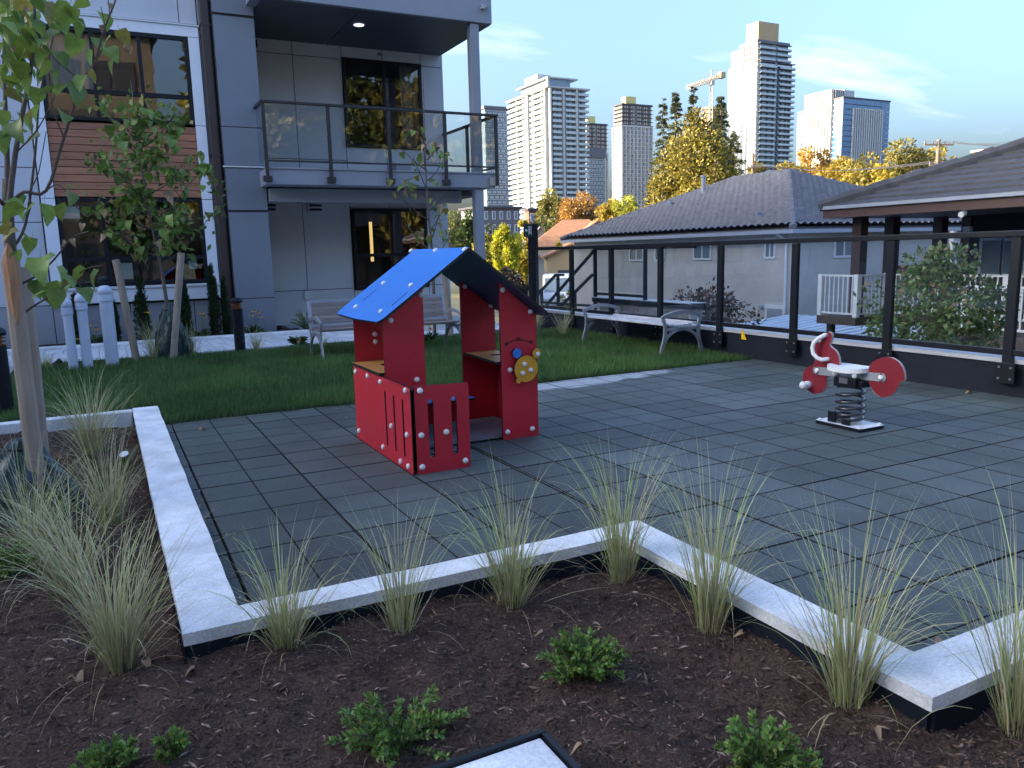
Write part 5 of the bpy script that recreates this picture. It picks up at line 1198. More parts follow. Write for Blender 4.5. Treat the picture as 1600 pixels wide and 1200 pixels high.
# ------------------------------------------------------------------ dark house with deck
h2 = thing('dark_house', 'dark sided house with brown fascia and low shake roof beside the deck', 'house', (20, 6, GZ))
E2X, E2Y, E2Z = 14.8, 13.05, gx(1307, 324, 14.8).z; T2 = math.tan(rad(21.4))
b = MB(); b.box((18.7, -6, GZ), (27, 12.0, E2Z)); b.build('wall', 'joint', h2)
b = MB(); z = -.25
while z < E2Z-.1:
    b.add([(18.695, -6, z), (18.655, -6, z), (18.695, -6, z+.17), (18.695, 12.0, z), (18.655, 12.0, z), (18.695, 12.0, z+.17)], [(1, 4, 5, 2), (0, 3, 4, 1), (0, 1, 2), (3, 5, 4)]); z += .16
o = b.build('siding', 'dark_siding', h2); tag(o, kind='stuff')
roof2 = MB(); W2_ = 6.2
roof2.add([(E2X, -8, E2Z-.06), (27+3, -8, E2Z-.06), (30, E2Y, E2Z-.06), (E2X, E2Y, E2Z-.06), (E2X+W2_, -8, E2Z+W2_*T2-.06), (E2X+W2_, E2Y-W2_, E2Z+W2_*T2-.06), (23.5, E2Y-W2_, E2Z+W2_*T2-.06), (23.5, -8, E2Z+W2_*T2-.06)], [(0, 3, 5, 4), (3, 2, 6, 5), (2, 1, 7, 6), (4, 5, 6, 7), (3, 0, 1, 2)])
roof2 = roof2.build('roof', 'roof_shake', h2)
t = 0.; st = .345
while t < W2_-.1:
    z0 = E2Z+t*T2; z1_ = E2Z+(t+st)*T2; q = MB(); n = 40; ya, yb = -7.8, E2Y-t
    q.add([(E2X+t-.03, ya, z0+.055), (E2X+t-.03, yb, z0+.055), (E2X+t+st+.02, yb-st, z1_+.018), (E2X+t+st+.02, ya, z1_+.018), (E2X+t-.03, ya, z0-.03), (E2X+t-.03, yb, z0-.03)], [(0, 3, 2, 1), (0, 1, 5, 4)]); q.build('roof_course', 'roof_shake', roof2); t += st
caps((E2X-.02, E2Y+.02, E2Z+.07), (E2X+W2_, E2Y-W2_, E2Z+W2_*T2+.07), 13, roof2, 'roof_shake', .15)
b = MB(); b.box((E2X-.02, -8, E2Z-.23), (E2X+.04, E2Y, E2Z-.04)).box((E2X+.04, E2Y-.05, E2Z-.23), (30, E2Y+.01, E2Z-.04)); b.build('fascia', 'brown_fascia', h2)
b = MB(); b.box((E2X-.10, -8, E2Z-.038), (E2X+.0, E2Y+.04, E2Z+.035)); b.build('gutter', 'gutter', h2)
b = MB(); b.box((E2X+.05, -8, E2Z-.22), (18.65, E2Y-.1, E2Z-.16)); b.build('soffit', 'dark_siding', h2)
DKZ = -.28; zt_ = gy(1343, 336, 12.6).z
b = MB(); b.box((15.35, 12.5, zt_), (19.9, 12.7, E2Z-.225)); b.build('beam', 'brown_wood', h2)
for xpx in (1343, 1393, 1468, 1512):
    x = gy(xpx, 380, 12.6).x; b = MB(); b.box((x-.12, 12.48, DKZ), (x+.12, 12.72, zt_-.003)); b.build('porch_post', 'brown_wood', h2)
for a in ((1533, 372, 1566, 432), (1567, 372, 1604, 432)): win_x(h2, 18.65, a[0], a[2], a[1], a[3], .06, False)
b = MB(); p = gx(1512, 358, 18.0); b.box((17.95, p.y-.09, p.z-.06), (18.05, p.y+.09, p.z+.06)); b.build('meter_box', 'white_paint', h2)
b = MB(); p = gx(1507, 325, 14.9); b.tube([p, p-Vector((0, 0, .1))], .05, 8); b.tube([p-Vector((.0, 0, .1)), p-Vector((.1, 0, .13))], .06, 8); b.build('eave_lamp', 'white_paint', h2)
dk = thing('deck', 'brown timber deck with a jutting corner below the white railing', 'deck', (17, 9, GZ))
b = MB(); b.box((16.1, -2, DKZ-.19), (18.6, 13.4, DKZ)).box((15.1, 12.3, DKZ-.19), (16.095, 13.4, DKZ)); b.build('platform', 'deck_wood', dk)
for p in ((15.3, 13.2), (16.3, 8), (16.3, 4), (18, 13.2)):
    b = MB(); b.box((p[0], p[1]-.07, GZ), (p[0]+.14, p[1]+.07, DKZ-.193)); b.build('post', 'brown_wood', dk)
railing('deck_railing', 'white baluster railing round the corner of the brown deck', [(15.17, 13.36), (15.17, 12.35), (16.17, 12.35), (16.17, 3.5)], .66, DKZ, [(15.17, 13.36), (15.17, 12.35), (16.17, 12.35), (16.17, 9.6)])
railing('stair_railing', 'lower white railing beside the leafy shrub past the deck', [(14.4, 9.3), (14.4, 7.0)], gx(1575, 449, 14.4).z, gx(1575, 522, 14.4).z, [(14.4, 9.3)])
b = MB(); b.box((14.3, 4, GZ), (16.05, 9.4, gx(1575, 524, 14.4).z-.02)); tag(b.build('landing', 'deck_wood', bevel=.02), 'dark timber landing carrying the lower white railing', 'landing')

# ------------------------------------------------------------------ exit stair beyond the guard
stw = thing('stair_wall', 'grey block wall with dark cap beside the exit stair', 'wall', (9.1, 12, GZ))
b = MB(); b.box((9.02, 10.75, GZ), (9.28, 13.75, .325)); b.build('core', 'mortar', stw)
bl = MB(); bl.box((0, 0, 0), (.02, .385, .185)); blm = bl.mesh('block', 'block')
for r_ in range(4):
    y = 10.77+(.2 if r_ % 2 else 0)
    while y+.385 < 13.74: link('block', blm, stw, Vector((9.0, y, .325-.195*(r_+1)+.005))-org(stw)); y += .397
b = MB(); b.box((8.97, 10.7, .327), (9.32, 13.78, .415)); b.build('cap', 'membrane', stw); b = MB(); b.box((8.96, 10.69, .416), (9.33, 13.79, .43)); b.build('cap_flashing', 'flashing', stw)
sg_ = thing('stair_guard', 'black handrails sloping down the exit stair behind the guard', 'railing', (9.1, 14, GZ))
for (y, z0, z1) in ((13.7, -3, 1.43), (12.01, .43, 1.37), (15.2, -3, .85), (15.95, -3, .5), (14.5, -3, .55)):
    b = MB(); b.box((8.975, y-.03, z0), (9.03, y+.03, z1)); b.build('post', 'black_metal', sg_)
for a, c in (((9, 15.95, .03), (9, 13.74, 1.365)), ((9, 15.1, .16), (9, 13.8, .88)), ((9, 16.2, .36), (9, 15.28, .86)), ((9, 15.28, .86), (9, 14.95, .86)), ((9, 13.7, 1.40), (9, 10.6, 1.395)), ((9, 13.7, .50), (9, 12.0, .50)), ((9, 16.0, .22), (9, 13.7, .24))):
    b = MB(); b.bar(a, c, .05, .05); b.build('handrail', 'black_metal', sg_)
for k in range(10):
    b = MB(); b.box((7.4, 13.8+k*.28, -.1-k*.17-.05), (8.95, 13.8+k*.28+.30, -.1-k*.17)); b.build('tread', 'concrete', sg_)
for k in (0, 1):
    b = MB(); b.box((9.005, 12.04+k*.83, .56), (9.015, 12.04+k*.83+.80, 1.35)); b.build('glass_panel', 'fence_glass', sg_)

# ------------------------------------------------------------------ trees and shrubs beyond the guard
def big_tree(name, label, base, h, crown_r, zc, zr, n, lsz, col, seed, col2=None, p2=0., nclump=26, cone=0., trunk_r=.16, gap=.25, cat='tree', group=None, squash=1., up=0.):
    r = np.random.default_rng(seed); base = Vector(base); t = thing(name, label, cat, tuple(base), group)
    b = MB(); top = base+Vector((0, 0, zc+zr*.5)); pts = smoothpath([base-Vector((0, 0, .1)), base.lerp(top, .4)+Vector((r.normal(0, .04)*crown_r, 0, 0)), top], 4); b.tube(pts, taper(len(pts), trunk_r, trunk_r*.25), 8)
    cl = []
    for i in range(nclump):
        v = r.normal(size=3); v /= np.linalg.norm(v); v *= (.45+.5*r.random())
        sc_ = 1-cone*(.5+.5*v[2]); c = np.array([base.x+v[0]*crown_r*sc_, base.y+v[1]*crown_r*squash*sc_, base.z+zc+v[2]*zr]); cl.append((c, crown_r*(.22+.20*r.random())*min(1, (34/nclump)**.45)))
        if i < 9: m = base.lerp(top, .45+.45*r.random()); b.tube([m, m.lerp(Vector(c), .5)+Vector((0, 0, .05*h*.1)), Vector(c)], [trunk_r*.35, trunk_r*.2, trunk_r*.06], 5)
    b.build('trunk', 'bark', t)
    k = r.integers(0, nclump, n); C = np.array([c for c, _ in cl])[k]; Rr = np.array([q for _, q in cl])[k]
    v = unit(r.normal(size=(n, 3))); rad__ = Rr*(.35+.75*r.random(n)**.6); P = C+v*rad__[:, None]*np.array([1, 1, .85+up])
    D = unit(v+r.normal(0, .7, (n, 3))+np.array([0, 0, up-.15])); shade = (.65+.7*r.random(nclump))[k][:, None]
    cc = hue(r, n, col, .35, col2, p2)*shade
    leaf_cloud('crown', P, D, lsz*(.6+.8*r.random(n)), lsz*.62*(.6+.8*r.random(n)), cc, parent=t, seed=seed, fold=.12)
    return t
def conifer(label, base, h, w, n, col, seed, lsz=.5, group=None):
    r = np.random.default_rng(seed); base = Vector(base); t = thing('fir_tree', label, 'tree', tuple(base), group)
    b = MB(); b.tube([base, base+Vector((0, 0, h*.98))], [w*.07, .03], 7)
    nb = 260; f = np.sort(r.random(nb)*.92+.06); a = r.random(nb)*6.283; Lb = w*(1-f)**.85*(.55+.6*r.random(nb))+.12
    for i in range(0, nb, 4): p = base+Vector((0, 0, h*f[i])); b.tube([p, p+Vector((math.cos(a[i])*Lb[i], math.sin(a[i])*Lb[i], -.18*Lb[i]))], [.05, .015], 4)
    b.build('trunk', 'bark', t)
    k = r.integers(0, nb, n); u = r.random(n)**.7; d = np.stack([np.cos(a[k]), np.sin(a[k]), np.full(n, -.22)], 1); P = np.array(base)[None]+np.array([0, 0, 1])*(h*f[k])[:, None]+d*(Lb[k]*u)[:, None]+r.normal(0, .05, (n, 3))*np.array([1, 1, .6])*w*.35
    D = unit(d+r.normal(0, .5, (n, 3))+np.array([0, 0, -.2])); leaf_cloud('crown', P, D, lsz*(.5+.8*r.random(n)), lsz*.4*(.6+.7*r.random(n)), hue(r, n, col, .4), parent=t, seed=seed, fold=.1)
p = gx(1470, 500, 10.4)
big_tree('leafy_shrub', 'tall green leafy shrub growing just outside the glass guard', (10.4, p.y, GZ), 4.3, .92, 3.45, .95, 4200, .085, (.13, .19, .065), 41, (.34, .22, .12), .10, 40, .05, cat='shrub')
big_tree('leafy_shrub', 'purple-leaved shrub with bare twigs behind the glass guard', (10.3, gx(1105, 500, 10.3).y, GZ), 3.4, .85, 3.2, .5, 1900, .08, (.060, .050, .045), 42, (.15, .08, .06), .25, 20, .03, cat='shrub')
G2 = 'sunlit trees behind the houses'
def ground_at(px_, D): q = gd(px_, 400, D); return (q.x, q.y, GZ)
def tree_px(name, label, pxc, ytop, wpx, D, seed, col, col2=None, p2=0., n=3600, lsz=.34, low=.25, up=0., ncl=30, cone=0.):
    base = ground_at(pxc, D); zt__ = gd(pxc, ytop, D).z; R = wpx/2*D/FPX; H = zt__-GZ; zc = H*(1+low)/2; zr__ = H*(1-low)/2
    return big_tree(name, label, base, H, R, zc, zr__*.98, n, lsz, col, seed, col2, p2, nclump=ncl, trunk_r=R*.06+.1, up=up, group=None, cone=cone)
GOLD = (.40, .30, .05); YG = (.38, .38, .05); ORA = (.27, .13, .025); DG = (.030, .050, .020)
tree_px('cedar_tree', 'huge dense golden-green cedar rising behind the tile roof', 1084, 184, 262, 76, 1, (.27, .225, .04), (.05, .05, .018), .22, 52000, .29, .02, .45, 190, .80)  # second, dark leaf tone mixed in to imitate shaded gaps inside the crown
for (x, yt, w, h, D, s, lb) in ((1034, 156, 3.6, 0, 92, 3, 'thin pointed fir left of the golden cedar top'), (1054, 146, 3.4, 0, 90, 4, 'pointed fir standing behind the golden cedar'), (1081, 138, 3.2, 0, 94, 5, 'tallest narrow fir with bare tip above the golden cedar'), (1122, 152, 4.8, 0, 88, 6, 'dark fir on the shaded side of the golden cedar beside the white tower'), (1143, 205, 4.4, 0, 86, 7, 'lower dark fir below the white tower')):
    conifer(lb, ground_at(x, D), gd(x, yt, D).z-GZ, w*.8, 8000, (.065, .08, .032), s, .30)
for a in ((858, 294, 50, 150, 11, (.13, .12, .03), 'round olive tree in front of the balconied white tower'), (905, 297, 62, 145, 12, (.21, .115, .03), 'round orange-brown tree below the white balconied tower'), (950, 312, 56, 128, 13, GOLD, 'low golden tree below the tower with the pale yellow box'), (978, 305, 52, 120, 14, YG, 'yellow-green tree at the edge of the golden cedar'),
          (1268, 222, 74, 130, 15, (.25, .155, .035), 'rust orange tree in front of the striped office tower'), (1225, 252, 80, 105, 16, (.17, .14, .03), 'low golden hedge tree above the tile roof ridge'), (1310, 240, 84, 100, 17, GOLD, 'golden tree to the right of the rust orange one'), (1352, 232, 84, 98, 18, (.21, .17, .04), 'pale golden tree below the blue glass office'),
          (1405, 210, 100, 100, 19, (.17, .145, .035), 'tallest golden tree beside the utility pole'), (1452, 226, 76, 104, 20, GOLD, 'golden tree directly behind the utility pole'), (1502, 238, 64, 110, 21, (.20, .16, .03), 'small golden tree by the red shop sign'), (1378, 262, 100, 84, 22, (.24, .19, .03), 'bright yellow low tree just above the dark roof'), (1185, 256, 60, 98, 23, (.13, .11, .03), 'small tree at the foot of the white tower')):
    tree_px('golden_tree', a[6], a[0], a[1], a[2], a[3], a[4]+50, tuple(1.7*v for v in a[5]) if a[5] != GOLD and a[5] != YG else a[5], None, 0., 7000, .50, .2, 0., 44)
tree_px('yellow_tree', 'bright yellow-green tree beside the black gate post', 790, 340, 44, 72, 81, (.45, .44, .04), None, 0., 9000, .24, .06, .25, 44)
tree_px('yellow_tree', 'narrow yellow cypress against the black gate post', 818, 338, 20, 74, 82, (.40, .34, .05), None, 0., 4500, .24, .05, .5, 26)
tree_px('dark_tree', 'dark green tree behind the bright yellow one', 772, 345, 34, 90, 83, (.05, .08, .025), None, 0., 2200, .3, .1)
tree_px('purple_shrub', 'brown-purple shrub below the bright yellow tree', 800, 404, 50, 46, 84, (.045, .030, .026), (.10, .06, .04), .2, 2600, .16, .0, .0)
tree_px('yellow_shrub', 'sunlit yellow hedge behind the stair handrails', 895, 436, 48, 44, 85, (.26, .24, .03), None, 0., 2200, .16, .0, 0)
tree_px('yellow_shrub', 'slim yellow-green conifer in front of the orange roofed house', 874, 357, 9, 88, 86, (.22, .22, .03), None, 0., 900, .22, .1, .4, 12)
tree_px('dark_tree', 'dark green trees filling the gap below the brick apartments', 850, 335, 70, 140, 87, DG, (.14, .12, .02), .3, 2600, .4, .2)
for (x, yt, w, D, s, c, lb) in ((728, 318, 40, 62, 91, (.07, .10, .03), 'green tree seen through the gap beside the balcony column'), (700, 322, 60, 95, 92, (.10, .11, .03), 'olive tree behind the recess wall corner'), (752, 352, 26, 58, 93, (.40, .34, .05), 'yellow shrub beside the foot of the balcony column'), (660, 315, 70, 90, 94, (.08, .10, .03), 'broad tree hidden behind the ground floor wall'), (610, 312, 80, 100, 95, (.20, .17, .04), 'golden tree farther behind the ground floor wall')):
    tree_px('street_tree', lb, x, yt, w, D, s, c, None, 0., 4200, .32, .05, 0., 34)
# trees behind the viewpoint, mirrored in the balcony glass
for i, (x, y, h, R, c, lb) in enumerate(((7.5, -13, 15, 3.6, (.13, .12, .03), 'golden-green conifer mirrored in the upper bay window'), (12, -16, 17, 4.4, (.11, .12, .03), 'tall tree mirrored in the balcony glass'), (18.5, -15, 14, 4.2, (.15, .12, .03), 'broad golden tree mirrored in the balcony window'), (24, -19, 16, 4.6, (.10, .11, .03), 'dark tree mirrored at the end of the balcony glass'))):
    big_tree('yard_tree', lb, (x, y, GZ), h+3, R, (h+3)*.58, (h+3)*.42, 6500, .60, tuple(1.6*v for v in c), 400+i, None, 0., 44, .22)

# ------------------------------------------------------------------ street beyond: van, car, small houses
b = MB(); b.box((12, 50, GZ), (60, 57.5, GZ+.02)); tag(b.build('road', 'asphalt'), kind='structure')
vb = gd(868, 446, 60); van = thing('parked_van', 'white van parked beyond the stair handrails', 'van', (vb.x, vb.y, GZ))
def van_build(t, c, s, mat, h=2.5, L=4.8, w=1.95, rz=0):
    c = Vector(c); fr = lambda u, v, z: tuple(c+Vector((u*math.cos(rz)-v*math.sin(rz), u*math.sin(rz)+v*math.cos(rz), z)))
    prof = [(0, .35), (0, .95), (.25, 1.12), (.95, 1.25), (1.55, h*.93), (1.9, h), (L-.1, h), (L, h-.2), (L, .35)]
    q = MB(); n = len(prof); vs = [fr(-w/2, v, z) for v, z in prof]+[fr(w/2, v, z) for v, z in prof]; q.add(vs, [tuple(range(n)), tuple(range(2*n-1, n-1, -1))]+[(i, i+n, (i+1) % n+n, (i+1) % n) for i in range(n)]); body = q.build('body', mat, t, bevel=.06)
    q = MB(); d = Vector((0, 0, 0)); a, b_ = prof[3], prof[4]; off = .03
    q.add([fr(-w/2+.12, a[0]+.05-off, a[1]+.09), fr(w/2-.12, a[0]+.05-off, a[1]+.09), fr(w/2-.2, b_[0]-.06-off, b_[1]-.08), fr(-w/2+.2, b_[0]-.06-off, b_[1]-.08)], [(0, 1, 2, 3)]); q.build('windshield', 'tw_glass', body)
    for sx in (-1, 1):
        q = MB(); q.tube([fr(sx*(w/2-.45), -.02, .82), fr(sx*(w/2-.12), -.02, .86)], .09, 8); q.build('headlight', 'plate_white', body)
        q = MB(); q.tube([fr(sx*w/2, 1.15, 1.4), fr(sx*(w/2+.22), 1.1, 1.45)], .12, 8); q.build('mirror', 'car_dark', body)
        for v in (.85, L-.95):
            q = MB(); q.tube([fr(sx*(w/2-.16), v, .34), fr(sx*(w/2+.02), v, .34)], .34, 16); wl_ = q.build('wheel', 'tyre', t); q = MB(); q.tube([fr(sx*(w/2+.0), v, .34), fr(sx*(w/2+.03), v, .34)], .19, 12); q.build('rim', 'steel', wl_)
    q = MB(); q.box(fr(-.5, -.03, .5), fr(.5, -.005, .62)) if rz == 0 else q.bar(fr(-.5, -.02, .56), fr(.5, -.02, .56), .02, .12); q.build('grille', 'car_dark', body)
van_build(van, (vb.x, vb.y, GZ), 1, 'car_white', 2.65, 5.2, 2.05, rad(-32))
cb = gd(802, 440, 58); car = thing('parked_car', 'dark car roof parked beyond the purple shrub', 'car', (cb.x, cb.y, GZ)); van_build(car, (cb.x, cb.y, GZ), 1, 'car_dark', 2.0, 4.4, 1.85, rad(-25))
def gable_house(label, pxc, wpx, yapex, yeave, D, wall, roof, depth, wins=(), name='small_house'):
    c = gd(pxc, yeave, D); w = wpx*D/FPX; ze = c.z; za__ = gd(pxc, yapex, D).z; x, y = c.x, c.y; rt = _r0.normalized(); bk = Vector((_fw.x, _fw.y, 0)).normalized()
    t = thing(name, label, 'house', (x, y, GZ)); fr = lambda u, v, z: tuple(Vector((x, y, z))+rt*u+bk*v)
    q = MB(); pr = [(-w/2, GZ), (w/2, GZ), (w/2, ze), (0, za__), (-w/2, ze)]; n = 5
    q.add([fr(u, 0, z) for u, z in pr]+[fr(u, depth, z) for u, z in pr], [tuple(range(n)), tuple(range(2*n-1, n-1, -1))]+[(i, i+n, (i+1) % n+n, (i+1) % n) for i in range(n)]); q.build('wall', wall, t)
    q = MB(); e = .5
    for s in (-1, 1):
        dz = (za__-ze)/(w/2)*e
        q.add([fr(0, -e, za__+.05), fr(s*(w/2+e), -e, ze-dz+.05), fr(s*(w/2+e), depth+e, ze-dz+.05), fr(0, depth+e, za__+.05), fr(0, -e, za__+.25), fr(s*(w/2+e), -e, ze-dz+.25), fr(s*(w/2+e), depth+e, ze-dz+.25), fr(0, depth+e, za__+.25)], [(0, 1, 2, 3), (7, 6, 5, 4), (0, 4, 5, 1), (1, 5, 6, 2), (2, 6, 7, 3)])
    q.build('roof', roof, t)
    for (u0, u1, z0, z1) in wins:
        q = MB(); q.add([fr(u0, -.05, z0), fr(u1, -.05, z0), fr(u1, -.05, z1), fr(u0, -.05, z1), fr(u0, .05, z0), fr(u1, .05, z0), fr(u1, .05, z1), fr(u0, .05, z1)], [(0, 1, 2, 3), (0, 4, 5, 1), (1, 5, 6, 2), (2, 6, 7, 3), (3, 7, 4, 0)]); q.build('window', 'tw_dark', t)
    return t
gable_house('cream gabled house behind the black gate post', 845, 46, 356, 392, 112, 'tw_warm', 'roof_tile', 9, [(.1+i*.42, .4+i*.42, 1.4, 1.8) for i in range(3)]+[(.7, 1.0, .1, .45)])
gable_house('pale porch gable in front of the cream house', 843, 52, 400, 424, 96, 'tw_white', 'gutter', 5)
gable_house('house with orange roof and stepped gable behind the tile roof', 935, 44, 346, 362, 92, 'tw_warm', 'roof_orange', 10)
gable_house('orange roofed house glimpsed beside the balcony column', 738, 34, 352, 372, 80, 'tw_warm', 'roof_orange', 8)
gable_house('low orange roofed house seen through the guard by the stair', 893, 74, 383, 400, 84, 'tw_tan', 'roof_orange', 8, [(-1.5, 1.9, -1.4, -.6)])
oh = thing('small_house', 'orange hipped tile roof house below the golden trees', 'house', (*gd(898, 400, 96).xy, GZ))
c = gd(898, 384, 96); zr2 = gd(898, 341, 96).z; rt = _r0; bk = Vector((_fw.x, _fw.y, 0)).normalized(); fr = lambda u, v, z: tuple(Vector((c.x, c.y, z))+rt*u+bk*v)
b = MB(); b.add([fr(-5, 0, GZ), fr(5.2, 0, GZ), fr(5.2, 9, GZ), fr(-5, 9, GZ), fr(-5, 0, c.z), fr(5.2, 0, c.z), fr(5.2, 9, c.z), fr(-5, 9, c.z)], [(0, 1, 5, 4), (1, 2, 6, 5), (2, 3, 7, 6), (3, 0, 4, 7)]); b.build('wall', 'tw_warm', oh)
b = MB(); b.add([fr(-5.6, -.6, c.z), fr(5.8, -.6, c.z), fr(5.8, 9.6, c.z), fr(-5.6, 9.6, c.z), fr(-1.2, 4.5, zr2), fr(2.2, 4.5, zr2)], [(0, 1, 5, 4), (1, 2, 5), (2, 3, 4, 5), (3, 0, 4)]); b.build('roof', 'roof_orange', oh)
# ------------------------------------------------------------------ towers
def corner(xc, xl, xr, ytop, D):
    """axis-aligned tower whose near vertical edge is at pixel xc, side faces reach xl and xr"""
    p = gd(xc, ytop, D); kl = ray(xl, ytop); kr = ray(xr, ytop)
    wx = kr.x/kr.y*p.y-p.x; wy = p.x*kl.y/kl.x-p.y; return p.x, p.y, wx, wy, p.z
def stuff(o): tag(o, kind='stuff'); return o
def floors(z0, z1, n): return [lerp(z0, z1, i/n) for i in range(n+1)]
def ht(xc, y, D): return gd(xc, y, D).z
TG = None
# T2: white tower ringed with balconies
D = 425; X, Y, wx, wy, zt = corner(858, 797, 914, 137, D); t = thing('apartment_tower', 'white high-rise ringed with balconies beside the grey building', 'tower', (X, Y, GZ))
b = MB(); b.box((X, Y, GZ), (X+wx, Y+wy, zt)); b.build('core', 'tw_glass', t)
n = 26; fl = floors(zt-26*2.92, zt, n); sl = MB(); rl = MB(); dk_ = MB()
for i, z in enumerate(fl):
    sl.box((X-1.7, Y+2.5, z-.35), (X, Y+wy*.42, z)).box((X-1.9, Y+wy*.55, z-.35), (X, Y+wy+1.2, z)).box((X+1.2, Y-1.5, z-.35), (X+wx*.30, Y, z)).box((X+wx*.42, Y-1.3, z-.30), (X+wx*.70, Y, z)).box((X+wx*.78, Y-1.4, z-.30), (X+wx+1.8, Y+6, z))
    sl.box((X-.15, Y-.15, z-.30), (X+wx+.1, Y+wy+.1, z-.05))
    if i < n:
        rl.box((X-1.68, Y+2.5, z), (X-1.6, Y+wy*.42, z+1.05)).box((X-1.88, Y+wy*.55, z), (X-1.8, Y+wy+1.2, z+1.05)).box((X+wx*.42, Y-1.28, z), (X+wx*.70, Y-1.2, z+1.05)).box((X+wx*.78, Y-1.38, z), (X+wx+1.7, Y-1.3, z+1.05)).box((X+1.2, Y-1.48, z), (X+wx*.30, Y-1.4, z+1.05))
        for u in (.08, .2, .5, .62, .86): dk_.box((X+wx*u, Y-.12, z+.1), (X+wx*(u+.035), Y, z+2.4))
stuff(sl.build('balcony_slabs', 'tw_white', t)); stuff(rl.build('balcony_rails', 'tw_rail', t)); stuff(dk_.build('windows', 'tw_dark', t))
pr = MB()
for u in (.0, .36, .73): pr.box((X+wx*u-.5, Y-1.55, GZ), (X+wx*u+.6, Y+.1, zt+.5))
for v in (.05, .48, .52): pr.box((X-2.0, Y+wy*v-.6, GZ), (X+.1, Y+wy*v+.7, zt+.8))
for v in (.15, .35, .62, .8): pr.box((X-.4, Y+wy*v, GZ), (X+.1, Y+wy*v+2.2, zt))
pr.build('piers', 'tw_white', t)
rf = MB(); rf.box((X-2.3, Y-1.8, zt), (X+wx+2.3, Y+wy+1.5, zt+.7)); rf = rf.build('roof_slab', 'tw_white', t)
q = MB(); q.box((X+wx*.05, Y+1.5, zt+.72), (X+wx*.62, Y+wy*.75, zt+5.2)); q.build('penthouse', 'tw_glass', t); q = MB(); q.box((X-.8, Y+.2, zt+5.2), (X+wx*.82, Y+wy*.8, zt+5.9)); q.box((X-.6, Y+.6, zt+.72), (X+.6, Y+2.0, zt+5.2)); q.build('penthouse_roof', 'tw_white', t)
q = MB(); q.box((X+wx*.02, Y+wy*.30, zt+5.92), (X+wx*.40, Y+wy*.62, zt+9.8)); q.build('plant_room', 'tw_white', t)

# T6: tall white tower with dark balcony stacks
D = 430; X, Y, wx, wy, zt = corner(1184, 1139, 1239, 66, D); t = thing('apartment_tower', 'tallest white tower with vertical window strips and boxy plant room', 'tower', (X, Y, GZ))
zu = ht(1184, 94, D); b = MB(); b.box((X, Y, GZ), (X+wx, Y+wy, zu)); b.build('core', 'tw_white', t)
b = MB(); b.box((X+.2, Y+.3, zu), (X+wx*.88, Y+wy*.62, zt)); b.build('upper_core', 'tw_warm', t); b = MB(); b.box((X-.1, Y, zt), (X+wx*.92, Y+wy*.64, zt+1.6)); b.build('cornice', 'tw_grey', t)
b = MB(); b.box((X+.3, Y+wy*.64, zu), (X+wx*.6, Y+wy*.92, zu+9)); b.build('stair_tower', 'tw_white', t)
zp = ht(1184, 33, D); b = MB(); b.box((X+1.2, Y+1.0, zt+1.6), (X+wx*.62, Y+wy*.45, zp)); b.build('plant_room', 'tw_tan', t)
st_ = MB(); sl = MB(); rl = MB(); gl = MB(); dk_ = MB()
for v0, v1 in ((.035, .10), (.30, .335), (.45, .53), (.78, .80), (.94, 1.0)): st_.box((X-.25, Y+wy*v0, GZ), (X, Y+wy*v1, zu-2.5))
n = int((zu-GZ)/2.95)
for i in range(n):
    z = zu-i*2.95
    for v0, v1 in ((.0, .04), (.10, .12), (.45, .53)): sl.box((X-.32, Y+wy*v0, z-.5), (X, Y+wy*v1, z))
    gl.box((X+wx*.06, Y-.25, z-2.6), (X+wx*.95, Y, z-.25))
    for u0, u1 in ((.05, .50), (.60, 1.04)): sl.box((X+wx*u0, Y-1.7, z-.35), (X+wx*u1, Y, z)); rl.box((X+wx*u0, Y-1.68, z-2.95), (X+wx*u1, Y-1.6, z-1.95))
    for u in (.1, .27, .44, .56, .66, .80, .9): dk_.box((X+wx*u, Y-.32, z-2.6), (X+wx*(u+.05), Y, z-.3))
for i in range(4):
    z = zt-i*2.95
    for u0, u1 in ((.03, .46), (.52, .92)): sl.box((X+wx*u0, Y-1.4, z-.35), (X+wx*u1, Y+.3, z)); rl.box((X+wx*u0, Y-1.38, z-2.95), (X+wx*u1, Y-1.3, z-2.0))
    gl.box((X+wx*.06, Y+.05, z-2.6), (X+wx*.86, Y+.3, z-.3))
    for v in (.22, .42): dk_.box((X-.06, Y+wy*v, z-2.3), (X+.2, Y+wy*(v+.07), z-.7))
stuff(st_.build('window_strips', 'tw_glass', t)); stuff(sl.build('balcony_slabs', 'tw_grey', t)); stuff(rl.build('balcony_rails', 'tw_rail', t)); stuff(gl.build('glazing', 'tw_glass', t)); stuff(dk_.build('windows', 'tw_dark', t))

# T7: office block with fins and a glass corner
D = 590; X, Y, wx, wy, zt = corner(1318, 1246, 1391, 153, D); t = thing('office_tower', 'striped office block with blue glass corner and pale vertical fins', 'tower', (X, Y, GZ))
b = MB(); b.box((X, Y, GZ), (X+wx, Y+wy*.36, zt)); b.build('core', 'tw_blueglass', t); b = MB(); b.box((X-.5, Y-.5, zt), (X+wx+.4, Y+wy*.36, zt+1.1)); b.build('cornice', 'tw_dark', t)
zb2 = ht(1304, 137, D); b = MB(); b.box((X-.6, Y+wy*.20, GZ), (X+wx*.42, Y+wy*.78, zb2)); b.build('rear_block', 'tw_grey', t); b = MB(); b.box((X+.5, Y+wy*.78, GZ), (X+wx*.5, Y+wy, ht(1250, 166, D))); b.build('side_block', 'tw_blueglass', t)
fn_ = MB()
for i in range(9): v = .215+.54*i/8; fn_.box((X-1.6, Y+wy*v, GZ), (X-.6, Y+wy*v+1.9, zb2+.4))
for i in range(5): u = .02+.18*i/4; fn_.box((X+wx*u, Y+wy*.20-.6, zt), (X+wx*u+.9, Y+wy*.20, zb2+.4))
